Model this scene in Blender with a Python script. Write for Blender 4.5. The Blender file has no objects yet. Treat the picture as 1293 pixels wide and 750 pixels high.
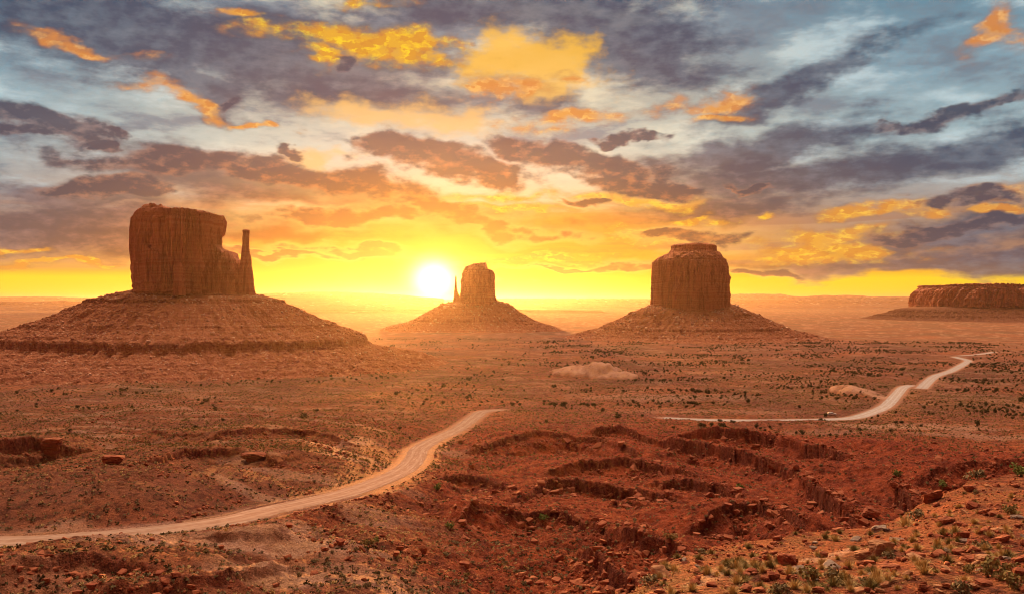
import bpy, bmesh, math, random
import numpy as np
from mathutils import Vector, Matrix

# ------------------------------------------------------------------ camera, sky, sun, exposure
FPX, CX, HY, CAMZ = 1120.0, 646.5, 384.0, 90.0     # focal length in photo pixels, centre column, horizon row, eye height
scene = bpy.context.scene
COL = scene.collection
cam_data = bpy.data.cameras.new("camera")
cam = bpy.data.objects.new("camera", cam_data)
COL.objects.link(cam)
cam.location = (0, 0, CAMZ)
cam.rotation_euler = (math.radians(90) + math.atan((HY - 375) / FPX), 0, 0)
cam_data.sensor_width = 36
cam_data.lens = 36 * FPX / 1293
cam_data.clip_start = 0.5
cam_data.clip_end = 300000
scene.camera = cam
scene.view_settings.view_transform = 'Standard'
scene.view_settings.look = 'None'
scene.view_settings.exposure = 1.0
scene.view_settings.gamma = 1.0
scene.cycles.use_denoising = True
scene.cycles.use_adaptive_sampling = True
scene.cycles.adaptive_threshold = 0.02
scene.cycles.adaptive_min_samples = 10
scene.cycles.filter_width = 1.0
scene.cycles.max_bounces = 4
scene.cycles.diffuse_bounces = 2
scene.cycles.glossy_bounces = 1
scene.cycles.volume_bounces = 0
scene.cycles.transparent_max_bounces = 4
scene.cycles.sample_clamp_indirect = 3.0
scene.cycles.sample_clamp_direct = 0.0

SUN_AZ = math.atan((548 - CX) / FPX)               # left of straight ahead
SUN_EL = math.atan2(HY - 353, math.hypot(FPX, 548 - CX))
SUN_DIR = Vector((math.sin(SUN_AZ) * math.cos(SUN_EL), math.cos(SUN_AZ) * math.cos(SUN_EL), math.sin(SUN_EL)))
sun_data = bpy.data.lights.new("sun", 'SUN')
sun_data.energy = 5.0
sun_data.angle = math.radians(0.6)
sun_data.color = (1.0, 0.40, 0.09)
sun = bpy.data.objects.new("sun", sun_data)
COL.objects.link(sun)
sun.rotation_euler = (-SUN_DIR).to_track_quat('-Z', 'Y').to_euler()
sun.location = (0, 0, 400)


def lin(c):
    return tuple(((v / 255 / 12.92) if v / 255 <= 0.04045 else ((v / 255 + 0.055) / 1.055) ** 2.4) for v in c)


class NT:
    """small helper that wires shader nodes"""
    def __init__(self, tree):
        self.flat = False; self.t = tree; self.n = tree.nodes; self.l = tree.links

    def put(self, sock, v):
        if v is None:
            return
        if isinstance(v, bpy.types.NodeSocket):
            self.l.new(v, sock)
        else:
            if isinstance(v, (tuple, list)) and len(v) == 3 and sock.type == 'RGBA':
                v = (*v, 1)
            sock.default_value = v

    def m(self, op, a, b=None, c=None, clamp=False):
        n = self.n.new('ShaderNodeMath'); n.operation = op; n.use_clamp = clamp
        for i, v in enumerate((a, b, c)):
            if v is not None:
                self.put(n.inputs[i], v)
        return n.outputs[0]

    def v(self, op, a, b=None, s=None):
        n = self.n.new('ShaderNodeVectorMath'); n.operation = op
        self.put(n.inputs[0], a)
        if b is not None: self.put(n.inputs[1], b)
        if s is not None: self.put(n.inputs[3], s)
        return n.outputs['Value'] if op in ('LENGTH', 'DOT_PRODUCT') else n.outputs[0]

    def xyz(self, x=0.0, y=0.0, z=0.0):
        n = self.n.new('ShaderNodeCombineXYZ')
        for i, q in enumerate((x, y, z)): self.put(n.inputs[i], q)
        return n.outputs[0]

    def sep(self, v):
        n = self.n.new('ShaderNodeSeparateXYZ'); self.put(n.inputs[0], v); return n.outputs

    def noise(self, vec, scale, detail=3, rough=0.5, out=0, dist=0.0, kind=None, lac=2.0):
        n = self.n.new('ShaderNodeTexNoise')
        if kind: n.noise_type = kind
        if self.flat: n.noise_dimensions = '2D'
        self.put(n.inputs['Vector'], vec); n.inputs['Scale'].default_value = scale
        n.inputs['Detail'].default_value = detail; n.inputs['Roughness'].default_value = rough
        n.inputs['Distortion'].default_value = dist; n.inputs['Lacunarity'].default_value = lac
        return n.outputs[out]

    def vor(self, vec, scale, feature='F1', out='Distance', rnd=1.0):
        n = self.n.new('ShaderNodeTexVoronoi'); n.feature = feature
        self.put(n.inputs['Vector'], vec); n.inputs['Scale'].default_value = scale
        n.inputs['Randomness'].default_value = rnd
        return n.outputs[out]

    def mr(self, v, a, b, c=0.0, d=1.0, smooth=True):
        n = self.n.new('ShaderNodeMapRange'); n.clamp = True
        if smooth: n.interpolation_type = 'SMOOTHSTEP'
        for i, q in enumerate((v, a, b, c, d)): self.put(n.inputs[i], q)
        return n.outputs[0]

    def mix(self, f, a, b, blend='MIX'):
        n = self.n.new('ShaderNodeMix'); n.data_type = 'RGBA'; n.blend_type = blend
        self.put(n.inputs[0], f); self.put(n.inputs[6], a); self.put(n.inputs[7], b)
        return n.outputs[2]

    def ramp(self, f, stops, interp='LINEAR'):
        n = self.n.new('ShaderNodeValToRGB'); r = n.color_ramp; r.interpolation = interp
        while len(r.elements) > 1: r.elements.remove(r.elements[-1])
        for i, (p, c) in enumerate(stops):
            e = r.elements[0] if i == 0 else r.elements.new(p)
            e.position = p; e.color = (*c, 1)
        self.put(n.inputs[0], f)
        return n.outputs[0]

    def mapping(self, vec, loc=(0, 0, 0), rot=(0, 0, 0), scale=(1, 1, 1), kind='TEXTURE'):
        n = self.n.new('ShaderNodeMapping'); n.vector_type = kind
        self.put(n.inputs[0], vec)
        n.inputs['Location'].default_value = loc; n.inputs['Rotation'].default_value = rot; n.inputs['Scale'].default_value = scale
        return n.outputs[0]


K = 11.2                                            # sky coordinates: azimuth and elevation in units of about 100 photo pixels


def sky_uv(px, py):
    az = math.atan((px - CX) / FPX); el = math.atan2(HY - py, math.hypot(FPX, px - CX))
    return az * K, el * K


def build_world():
    w = bpy.data.worlds.new("World"); scene.world = w; w.use_nodes = True
    w.cycles.sampling_method = 'MANUAL'; w.cycles.sample_map_resolution = 512
    t = w.node_tree; t.nodes.clear(); N = NT(t); N.flat = True
    tc = t.nodes.new('ShaderNodeTexCoord'); D = N.v('NORMALIZE', tc.outputs['Generated'])
    x, y, z = N.sep(D)
    U = N.m('MULTIPLY', N.m('ARCTAN2', x, y), K)
    V = N.m('MULTIPLY', N.m('ARCSINE', z), K)
    P = N.xyz(U, V, 0.0)
    us, vs = sky_uv(548, 353)
    # warps: the noise lies stretched along the horizon, more so low down
    Vn = N.m('MULTIPLY', N.m('POWER', N.m('MAXIMUM', V, 0.02), 0.8), 2.3)
    Q = N.mapping(N.xyz(N.m('MULTIPLY', U, 0.8), Vn, 0.0), rot=(0, 0, -0.10))
    wc = N.noise(Q, 1.35, 4, 0.50, out=1)
    wv = N.v('SUBTRACT', wc, (0.5, 0.5, 0.5))
    Pw = N.v('ADD', P, N.v('MULTIPLY', wv, (1.7, 0.50, 0)))
    fine = N.noise(Q, 5.5, 7, 0.55)                   # 0..1 puffs
    mid = N.noise(Q, 2.2, 5, 0.55)
    streak = N.noise(N.mapping(N.xyz(N.m('MULTIPLY_ADD', U, 0.36, 7.3), N.m('MULTIPLY', Vn, 0.8), 0.0), rot=(0, 0, -0.15)), 2.2, 7, 0.58)
    streak2 = N.noise(N.mapping(N.xyz(N.m('MULTIPLY_ADD', U, 0.12, 3.1), N.m('MULTIPLY', V, 3.2), 0.0)), 2.0, 4, 0.55)
    fn = N.m('SUBTRACT', fine, 0.5)
    relief = N.m('SUBTRACT', fine, N.noise(N.v('ADD', Q, (0.02, -0.16, 0)), 6.5, 4, 0.55))   # puffs lit from below

    rots = {}

    def rotated(deg):
        if deg not in rots:
            a_ = math.radians(deg)
            rots[deg] = N.xyz(N.v('DOT_PRODUCT', Pw, (math.cos(a_), math.sin(a_), 0)), N.v('DOT_PRODUCT', Pw, (-math.sin(a_), math.cos(a_), 0)), 0.0)
        return rots[deg]

    def vma(a_, b_, c_):
        n = N.n.new('ShaderNodeVectorMath'); n.operation = 'MULTIPLY_ADD'
        for i_, q_ in enumerate((a_, b_, c_)): N.put(n.inputs[i_], q_)
        return n.outputs[0]

    def field(blobs):
        cur = None
        for (px, py, rx, ry, tilt, *wt) in blobs:
            tilt = min((-22, -14, -7, 0, 5, 10, 20), key=lambda q_: abs(q_ - tilt))
            a_ = math.radians(tilt); u, v = sky_uv(px, py)
            ur, vr = u * math.cos(a_) + v * math.sin(a_), -u * math.sin(a_) + v * math.cos(a_)
            q = rotated(tilt)
            if cur is not None:                          # keeps the compiler working through the list in order
                q = vma(cur, (1e-9,) * 3, q)
            ln = N.v('LENGTH', vma(q, (100 / rx, 100 / ry, 0.0), (-ur * 100 / rx, -vr * 100 / ry, 0)))
            if wt: ln = N.m('ADD', ln, wt[0])
            cur = ln if cur is None else N.m('SMOOTH_MIN', cur, ln, 0.2)
        return cur

    # ---- clear air behind the clouds: gradients over elevation, warm towards the sun and cool away from it
    vh = N.m('DIVIDE', V, 3.9)
    def g(lst): return [(max(0, (HY - yy) / 390.0), lin(c)) for yy, c in lst]
    near = N.ramp(vh, g([(384, (255, 140, 22)), (376, (255, 140, 8)), (366, (255, 180, 8)), (352, (255, 200, 10)), (335, (250, 172, 14)),
                         (310, (240, 156, 30)), (285, (226, 150, 56)), (262, (216, 164, 98)), (236, (222, 205, 172)), (190, (200, 204, 188)), (130, (178, 178, 164)), (60, (140, 150, 158)), (0, (118, 134, 150))]))
    far = N.ramp(vh, g([(384, (200, 130, 92)), (378, (236, 160, 80)), (370, (255, 200, 20)), (354, (255, 212, 24)), (346, (240, 176, 40)),
                        (336, (196, 146, 96)), (300, (172, 138, 112)), (270, (160, 148, 140)), (235, (160, 166, 166)), (190, (152, 176, 182)), (120, (132, 162, 176)), (50, (108, 142, 160)), (0, (100, 134, 154))]))
    dU = N.m('ABSOLUTE', N.m('SUBTRACT', U, us + 0.4))
    base = N.mix(N.mr(dU, 1.6, 5.6), near, far)
    hi = N.mr(V, 0.9, 1.6)
    # cirrus veils: pale streaks and slate streaks
    s1 = N.m('MULTIPLY', N.mr(streak, 0.48, 0.72), hi)
    base = N.mix(N.m('MULTIPLY', s1, 0.75), base, N.mix(N.mr(dU, 1.0, 5.0), lin((240, 226, 190)), lin((196, 216, 220))))
    s2 = N.m('MULTIPLY', N.mr(streak, 0.50, 0.30), hi)
    base = N.mix(N.m('MULTIPLY', s2, 0.8), base, lin((112, 124, 138)))
    # low bars along the horizon
    lowb = N.m('MULTIPLY', N.mr(streak2, 0.50, 0.62), N.m('MULTIPLY', N.mr(V, 0.30, 0.55), N.mr(V, 1.5, 0.9)))
    barc = N.mix(N.mr(dU, 0.6, 4.6), lin((244, 146, 24)), lin((166, 122, 98)))
    base = N.mix(N.m('MULTIPLY', lowb, 0.8), base, barc)

    # distance from the sun decides how warm a cloud reads
    sd = N.v('LENGTH', N.v('MULTIPLY', N.v('SUBTRACT', P, (us + 0.15, vs, 0)), (0.25, 0.86, 0)))
    dark = N.ramp(N.m('DIVIDE', sd, 2.4), [(0.0, lin((240, 130, 8))), (0.12, lin((204, 98, 10))), (0.24, lin((150, 76, 24))),
                                           (0.38, lin((92, 60, 50))), (0.52, lin((78, 74, 84))), (0.80, lin((52, 70, 96)))])
    darkhi = N.mix(N.mr(sd, 0.5, 1.7), lin((204, 122, 56)), lin((98, 112, 128)))

    def layer(bg, dens, col, op=1.0):
        return N.mix(N.m('MULTIPLY', dens, op), bg, col)

    # A: broad soft grey masses
    A = field([(170, 40, 300, 56, -5), (400, 66, 190, 60, -8), (245, 105, 95, 26, -22), (790, 52, 150, 48, -22), (640, 8, 260, 26, 0), (950, 190, 190, 26, 9, .12),
               (1010, 225, 260, 30, 4, .1), (1240, 190, 130, 26, 8, .12), (350, 232, 250, 32, -5), (560, 272, 150, 24, -10), (70, 244, 110, 20, 4),
               (60, 290, 190, 34, 0, .08), (250, 284, 230, 26, 0, .1), (1150, 332, 230, 15, 0), (1000, 110, 190, 22, 20, .2), (1220, 292, 130, 22, 4), (690, 128, 70, 22, 0, .1),
               (900, 265, 150, 20, 0, .25), (455, 100, 70, 18, -10)])
    a_raw = A
    a_d = N.mr(N.m('ADD', A, N.m('ADD', N.m('MULTIPLY', fn, 0.35), N.m('MULTIPLY', N.m('SUBTRACT', streak, 0.5), 0.8))), 1.30, 0.55)
    acol = N.mix(N.mr(N.m('ADD', N.m('ADD', N.m('MULTIPLY', fine, 0.35), streak), N.m('MULTIPLY', relief, 0.3)), 0.50, 0.98, 0.0, 0.85), dark, darkhi)
    c = layer(base, a_d, acol, 0.92)
    # B: soft glowing veils lit from below
    B = field([(675, 78, 100, 42, -4), (620, 70, 60, 50, 0, .15), (470, 145, 110, 22, -4, .1), (560, 150, 110, 26, -8, .2), (400, 196, 60, 10, 0, .2), (690, 112, 60, 14, 10)])
    b_d = N.mr(N.m('ADD', B, N.m('MULTIPLY', fn, 0.9)), 1.25, 0.45)
    bcol = N.mix(N.mr(V, 2.2, 3.0), lin((236, 190, 124)), lin((250, 190, 66)))
    c = layer(c, b_d, bcol, 0.85)
    # C: torn golden patches
    G = field([(420, 46, 70, 14, -10), (480, 60, 75, 18, -8), (408, 68, 30, 16, -10), (532, 62, 22, 18, 0), (640, 110, 50, 12, 0, .1), (735, 95, 36, 10, 0, .25), (790, 255, 95, 8, -6), (860, 258, 50, 8, 0, .1),
               (885, 133, 46, 10, 4), (730, 150, 74, 12, 7), (890, 148, 46, 7, 4, .1), (1105, 265, 60, 9, 0), (1040, 310, 80, 17, 3), (1095, 318, 60, 12, 0), (800, 302, 34, 15, -10), (965, 277, 15, 6, 0),
               (885, 281, 40, 5, 0), (1272, 30, 26, 24, 30, .15), (110, 62, 50, 7, -10), (245, 128, 50, 8, -14), (640, 246, 110, 9, 0, .15), (655, 262, 60, 6, 0), (330, 160, 24, 5, -8), (300, 8, 30, 7, 5),
               (440, 0, 60, 8, 0, .2), (560, 326, 120, 7, 0, .1), (690, 326, 90, 5, 0, .2), (1250, 247, 60, 10, 8, .1), (1230, 268, 30, 5, 0, .1), (20, 315, 45, 4, 0), (60, 332, 80, 3, 0, .2)])
    g_d = N.mr(N.m('ADD', G, N.m('ADD', N.m('MULTIPLY', fn, 1.1), N.m('ADD', N.m('MULTIPLY', N.m('SUBTRACT', streak, 0.5), 1.6), N.m('MULTIPLY', N.m('SUBTRACT', mid, 0.5), 1.2)))), 1.65, 0.30)
    gcol = N.mix(N.mr(sd, 0.9, 2.2), lin((255, 205, 50)), lin((240, 176, 104)))
    gold = N.v('LENGTH', N.v('MULTIPLY', N.v('SUBTRACT', P, (*sky_uv(450, 58), 0)), (0.7, 1.6, 0)))
    gcol = N.mix(N.mr(gold, 1.4, 0.7), gcol, lin((255, 212, 36)))
    gcol = N.mix(N.mr(relief, 0.06, -0.10), gcol, N.mix(0.7, gcol, lin((200, 112, 48))))
    gcol = N.mix(N.mr(fine, 0.58, 0.40), N.mix(0.6, gcol, lin((210, 130, 50))), gcol)
    gcol = N.mix(N.mr(g_d, 0.15, 0.8), N.mix(0.55, gcol, dark), gcol)
    c = layer(c, g_d, gcol, 0.95)
    # D: crisp dark clouds with burning lower rims
    Dk = field([(478, 190, 40, 16, -8), (545, 197, 92, 21, -6), (628, 217, 62, 15, -8), (695, 195, 74, 20, -10), (762, 215, 80, 23, -16), (838, 240, 70, 12, -5), (735, 257, 36, 5, -6), (630, 288, 80, 11, -5),
                (430, 275, 110, 12, -3), (880, 301, 66, 11, 2), (845, 296, 50, 7, 0), (1225, 141, 84, 12, 11), (1150, 153, 60, 5, 8, .15), (1240, 250, 58, 10, 6), (1205, 290, 92, 10, 6), (1255, 282, 50, 8, 0), (800, 177, 36, 6, 4),
                (35, 148, 74, 22, -4), (10, 162, 50, 8, 0), (125, 168, 22, 5, -3), (106, 178, 13, 7, 0), (305, 132, 16, 8, -18), (368, 193, 30, 4, 0), (250, 206, 150, 15, 0), (120, 232, 60, 12, 12), (400, 222, 150, 20, -5), (560, 262, 90, 16, -14),
                (965, 238, 22, 6, -14), (450, 317, 62, 6, 0), (440, 78, 26, 12, 20), (985, 345, 60, 5, 2), (800, 335, 60, 7, 0), (600, 343, 26, 4, -14), (335, 322, 70, 4, 0), (700, 338, 60, 3, 0)])
    dn = N.m('ADD', Dk, N.m('ADD', N.m('MULTIPLY', fn, 0.62), N.m('MULTIPLY', N.m('SUBTRACT', mid, 0.5), 0.6)))
    d_d = N.mr(dn, 1.20, 0.66)
    # rim light is strongest on the sunward (lower) side: compare with the same field a little above
    Pw2 = N.v('ADD', Pw, (0.0, -0.0, 0))
    rim = N.mr(dn, 1.9, 0.95)
    rimc = N.mix(N.mr(sd, 0.55, 1.7), lin((255, 226, 120)), lin((232, 214, 190)))
    c = layer(c, N.m('MULTIPLY', rim, N.mr(sd, 1.5, 0.7)), rimc, 0.30)
    dcol = N.mix(N.mr(N.m('ADD', N.m('ADD', N.m('MULTIPLY', fine, 0.6), N.m('MULTIPLY', mid, 0.5)), N.m('ADD', N.m('MULTIPLY', dn, 0.30), N.m('MULTIPLY', relief, 0.35))), 0.62, 1.05, 0.0, 0.95), dark, N.mix(N.mr(sd, 0.7, 2.0), lin((226, 136, 52)), lin((140, 130, 134))))
    dcol = N.mix(0.30, dcol, N.mix(N.mr(sd, 0.3, 0.9), lin((150, 84, 40)), lin((62, 62, 74))))
    c = layer(c, d_d, dcol, 0.94)

    # aureole of the sun, low in thick air
    gs = N.v('LENGTH', N.v('MULTIPLY', N.v('SUBTRACT', P, (us, vs, 0)), (1.0, 1.15, 0)))
    glow = N.m('POWER', N.m('MAXIMUM', N.m('SUBTRACT', 1.0, N.m('DIVIDE', gs, 3.0)), 0.0), 3.0)
    c = N.mix(N.m('MULTIPLY', glow, 0.4), c, lin((255, 172, 14)))
    g2 = N.m('EXPONENT', N.m('MULTIPLY', gs, -4.0))
    c = N.mix(1.0, c, N.mix(g2, (0, 0, 0), (1.5, 0.75, 0.04)), 'ADD')
    g3 = N.m('EXPONENT', N.m('MULTIPLY', N.m('MULTIPLY', gs, gs), -20.0))
    c = N.mix(1.0, c, N.mix(g3, (0, 0, 0), (4, 3.2, 1.8)), 'ADD')

    # the sky behind the viewer and overhead: out of view, tuned reddish as fill
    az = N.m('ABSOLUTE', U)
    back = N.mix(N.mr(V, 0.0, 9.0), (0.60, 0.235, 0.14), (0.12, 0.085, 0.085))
    key_lobe = N.v('DOT_PRODUCT', D, tuple(Vector((-0.12, 0.55, 0.83)).normalized()))     # bright lobe added out of view above, a soft key for the land
    back = N.mix(N.mr(key_lobe, 0.76, 0.97), back, (7.6, 5.2, 3.4))
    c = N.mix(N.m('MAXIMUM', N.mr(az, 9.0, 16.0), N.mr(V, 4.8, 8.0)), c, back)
    # physically based part of the sky
    st = t.nodes.new('ShaderNodeTexSky'); st.sky_type = 'NISHITA'; st.sun_disc = False
    st.sun_elevation = SUN_EL; st.sun_rotation = SUN_AZ; st.air_density = 1.5; st.dust_density = 3.0
    c = N.mix(N.mr(V, -0.05, -0.4), c, lin((120, 66, 44)))
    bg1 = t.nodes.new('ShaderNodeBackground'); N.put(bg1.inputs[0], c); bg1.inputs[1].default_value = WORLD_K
    bg2 = t.nodes.new('ShaderNodeBackground'); N.put(bg2.inputs[0], st.outputs[0]); bg2.inputs[1].default_value = 0.0015
    ad = t.nodes.new('ShaderNodeAddShader'); out = t.nodes.new('ShaderNodeOutputWorld')
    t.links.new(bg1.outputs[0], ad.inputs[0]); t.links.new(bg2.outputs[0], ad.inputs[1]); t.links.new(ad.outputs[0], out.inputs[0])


WORLD_K = 0.5
build_world()

# ------------------------------------------------------------------ vectorised noise
def _perm(seed):
    r = np.random.RandomState(seed); p = r.permutation(512)
    return np.concatenate([p, p])


_G2 = np.array([(math.cos(a), math.sin(a)) for a in np.linspace(0, 2 * math.pi, 16, endpoint=False)], dtype=np.float32)


def pn2(x, y, seed=0):
    p = _perm(seed)
    xi = np.floor(x).astype(np.int64); yi = np.floor(y).astype(np.int64)
    xf = (x - xi).astype(np.float32); yf = (y - yi).astype(np.float32)
    u = xf * xf * xf * (xf * (xf * 6 - 15) + 10); v = yf * yf * yf * (yf * (yf * 6 - 15) + 10)
    def gr(ix, iy, fx, fy):
        h = p[(p[ix & 511] + iy) & 511] & 15
        g = _G2[h]
        return g[..., 0] * fx + g[..., 1] * fy
    a = gr(xi, yi, xf, yf); b = gr(xi + 1, yi, xf - 1, yf)
    c = gr(xi, yi + 1, xf, yf - 1); d = gr(xi + 1, yi + 1, xf - 1, yf - 1)
    return ((a + (b - a) * u) * (1 - v) + (c + (d - c) * u) * v) * 1.5


def fbm(x, y, seed=0, oct=4, gain=0.5):
    s = 0; a = 1.0; f = 1.0; t = 0
    for i in range(oct):
        s = s + a * pn2(x * f + i * 17.3, y * f - i * 9.1, seed + i); t += a; a *= gain; f *= 2.03
    return s / t


def ridged(x, y, seed=0, oct=4, gain=0.5):
    s = 0; a = 1.0; f = 1.0; t = 0
    for i in range(oct):
        s = s + a * (1 - 2 * np.abs(pn2(x * f + i * 7.7, y * f + i * 3.1, seed + i))); t += a; a *= gain; f *= 2.1
    return s / t


def cells(x, y, seed=0):
    """random value and edge distance of jittered cells"""
    p = _perm(seed); rx = np.random.RandomState(seed + 5).rand(512); ry = np.random.RandomState(seed + 6).rand(512); rv = np.random.RandomState(seed + 7).rand(512)
    xi = np.floor(x).astype(np.int64); yi = np.floor(y).astype(np.int64)
    best = np.full(x.shape, 9.0); sec = np.full(x.shape, 9.0); val = np.zeros(x.shape)
    for dx in (-1, 0, 1):
        for dy in (-1, 0, 1):
            h = p[(p[(xi + dx) & 511] + yi + dy) & 511]
            d = np.hypot(xi + dx + rx[h] - x, yi + dy + ry[h] - y)
            m = d < best
            sec = np.where(m, best, np.minimum(sec, d)); val = np.where(m, rv[h], val); best = np.where(m, d, best)
    return val, sec - best


def sst(x, a, b):
    t = np.clip((x - a) / (b - a), 0, 1)
    return t * t * (3 - 2 * t)


# ------------------------------------------------------------------ the lie of the land: drop below eye height against direction and distance
_RN = [0, 15, 28, 60, 110, 150, 250, 400, 600, 750, 1000, 1500, 2600, 4500, 8000, 80000]
_LEFT = [1.7, 9.5, 16, 30, 37.2, 41, 52, 63, 71, 76.5, 82.5, 86.5, 88.5, 89.5, 90, 90]
_MID = [1.7, 9.5, 17, 34, 43, 50, 62.5, 73, 75, 78, 84, 87.5, 89, 89.7, 90, 90]
_RIGHT = [1.7, 9.5, 17, 34, 45, 53, 64, 74, 76, 79.5, 84.5, 87.5, 89, 89.7, 90, 90]
_EDGE_PX = [700, 770, 800, 850, 900, 1011, 1094, 1145, 1195, 1228, 1293, 1500, 1900]
_EDGE_R = [12, 26, 38, 56, 64, 72, 78, 88, 100, 112, 128, 150, 160]
_EDGE_PY = [760, 755, 741, 706, 690, 673, 665, 646, 622, 606, 597, 590, 585]


def near_hill(px, r):
    """the slope right under the viewer, ending in an edge; returns drop"""
    er = np.interp(px, _EDGE_PX, _EDGE_R); ey = np.interp(px, _EDGE_PX, _EDGE_PY)
    ca = 1 / np.sqrt(1 + ((px - CX) / FPX) ** 2)
    ed = (ey - HY) / FPX * ca * er
    d0 = 1.7 + 0.268 * np.minimum(r, 28) * ca ** 0.5
    e0 = 1.7 + 0.268 * 28 * ca ** 0.5
    t = np.clip((r - 28) / np.maximum(er - 28, 4), 0, 1)
    d = np.where(r < 28, d0, e0 + (ed - e0) * t)
    over = np.maximum(r - er, 0)
    return d + 0.62 * over + 0.010 * over ** 1.6, er


def base_drop(px, r):
    wl = 1 - sst(px, 430, 640); wr = sst(px, 900, 1150)
    L = np.interp(r, _RN, _LEFT); M = np.interp(r, _RN, _MID); R = np.interp(r, _RN, _RIGHT)
    b = L * wl + M * (1 - wl - wr) + R * wr
    nh, er = near_hill(np.clip(px, 690, 2000), r)
    f = sst(px, 690, 760)
    nh = nh * f + (b + 3) * (1 - f)
    return np.where(px > 690, np.minimum(b, nh), b)


def hit_base(px, py):
    ca = 1 / math.sqrt(1 + ((px - CX) / FPX) ** 2); k = (py - HY) / FPX * ca
    rr = np.geomspace(25, 20000, 4000); dr = base_drop(np.full(rr.shape, float(px)), rr) / rr
    i = np.nonzero(dr <= k)[0]
    return rr[i[0]] if len(i) else rr[-1]


def world_at(px, py, r):
    a = math.atan((px - CX) / FPX); ca = math.cos(a)
    return (r * math.sin(a), r * ca, CAMZ - (py - HY) / FPX * r * ca)


# polar grid: dense where the photograph looks, coarse elsewhere
_half = math.radians(37)
A_D = np.linspace(-_half, _half, 1120)
A_C = np.linspace(_half, 2 * math.pi - _half, 110)[1:-1]
ANG = np.concatenate([A_D, A_C])
RAD = np.concatenate([np.geomspace(1.2, 14, 14)[:-1], np.geomspace(14, 26, 20)[:-1], np.geomspace(26, 150, 430)[:-1], np.geomspace(150, 720, 980)[:-1],
                      np.geomspace(720, 2600, 260)[:-1], np.geomspace(2600, 46500, 110)])
NA, NR = len(ANG), len(RAD)
ND = len(A_D)
AA, RR = np.meshgrid(ANG, RAD, indexing='ij')
GX = RR * np.sin(AA); GY = RR * np.cos(AA)
fr = np.cos(AA) > 0.2
PX = np.where(fr, CX + FPX * np.tan(np.where(fr, AA, 0)), np.where(np.sin(AA) > 0, 6000, -6000))
PXc = np.clip(PX, -900, 2000)
Z = CAMZ - base_drop(PXc, RR)
fl = ~fr
Z = np.where(fl, CAMZ - 1.7 - np.minimum(RR * 0.02, 6), Z)
side = sst(np.abs(PX), 2400, 6000) * fr
Z = Z * (1 - side) + (CAMZ - 1.7 - np.minimum(RR * 0.02, 6)) * side * (RR < 1e9)

NEARH = np.zeros_like(Z)
_nh, _er = near_hill(np.clip(PXc, 690, 2000), RR)
NEARH = ((RR < _er + 3) & (PX > 700)).astype(float)
red_m = np.zeros_like(Z); pale_m = np.zeros_like(Z); rock_shade_m = np.zeros_like(Z)

# broad swells and washes of the plain
far_w = sst(RR, 450, 900)
Z += far_w * (1 - sst(RR, 6000, 12000)) * (2.2 * fbm(GX / 260, GY / 260, 3, 4) + 0.7 * fbm(GX / 45, GY / 45, 8, 3))
mid_w = sst(RR, 100, 160) * (1 - far_w)
leftw = (1 - sst(PX, 420, 640)) * fr
Z += mid_w * leftw * (3.2 * fbm(GX / 70, GY / 45, 11, 5) + 0.8 * ridged(GX / 16, GY / 11, 12, 4))
Z += mid_w * (1 - leftw) * (4.5 * fbm(GX / 60, GY / 60, 21, 5) + 1.2 * ridged(GX / 14, GY / 14, 22, 4))

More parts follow.
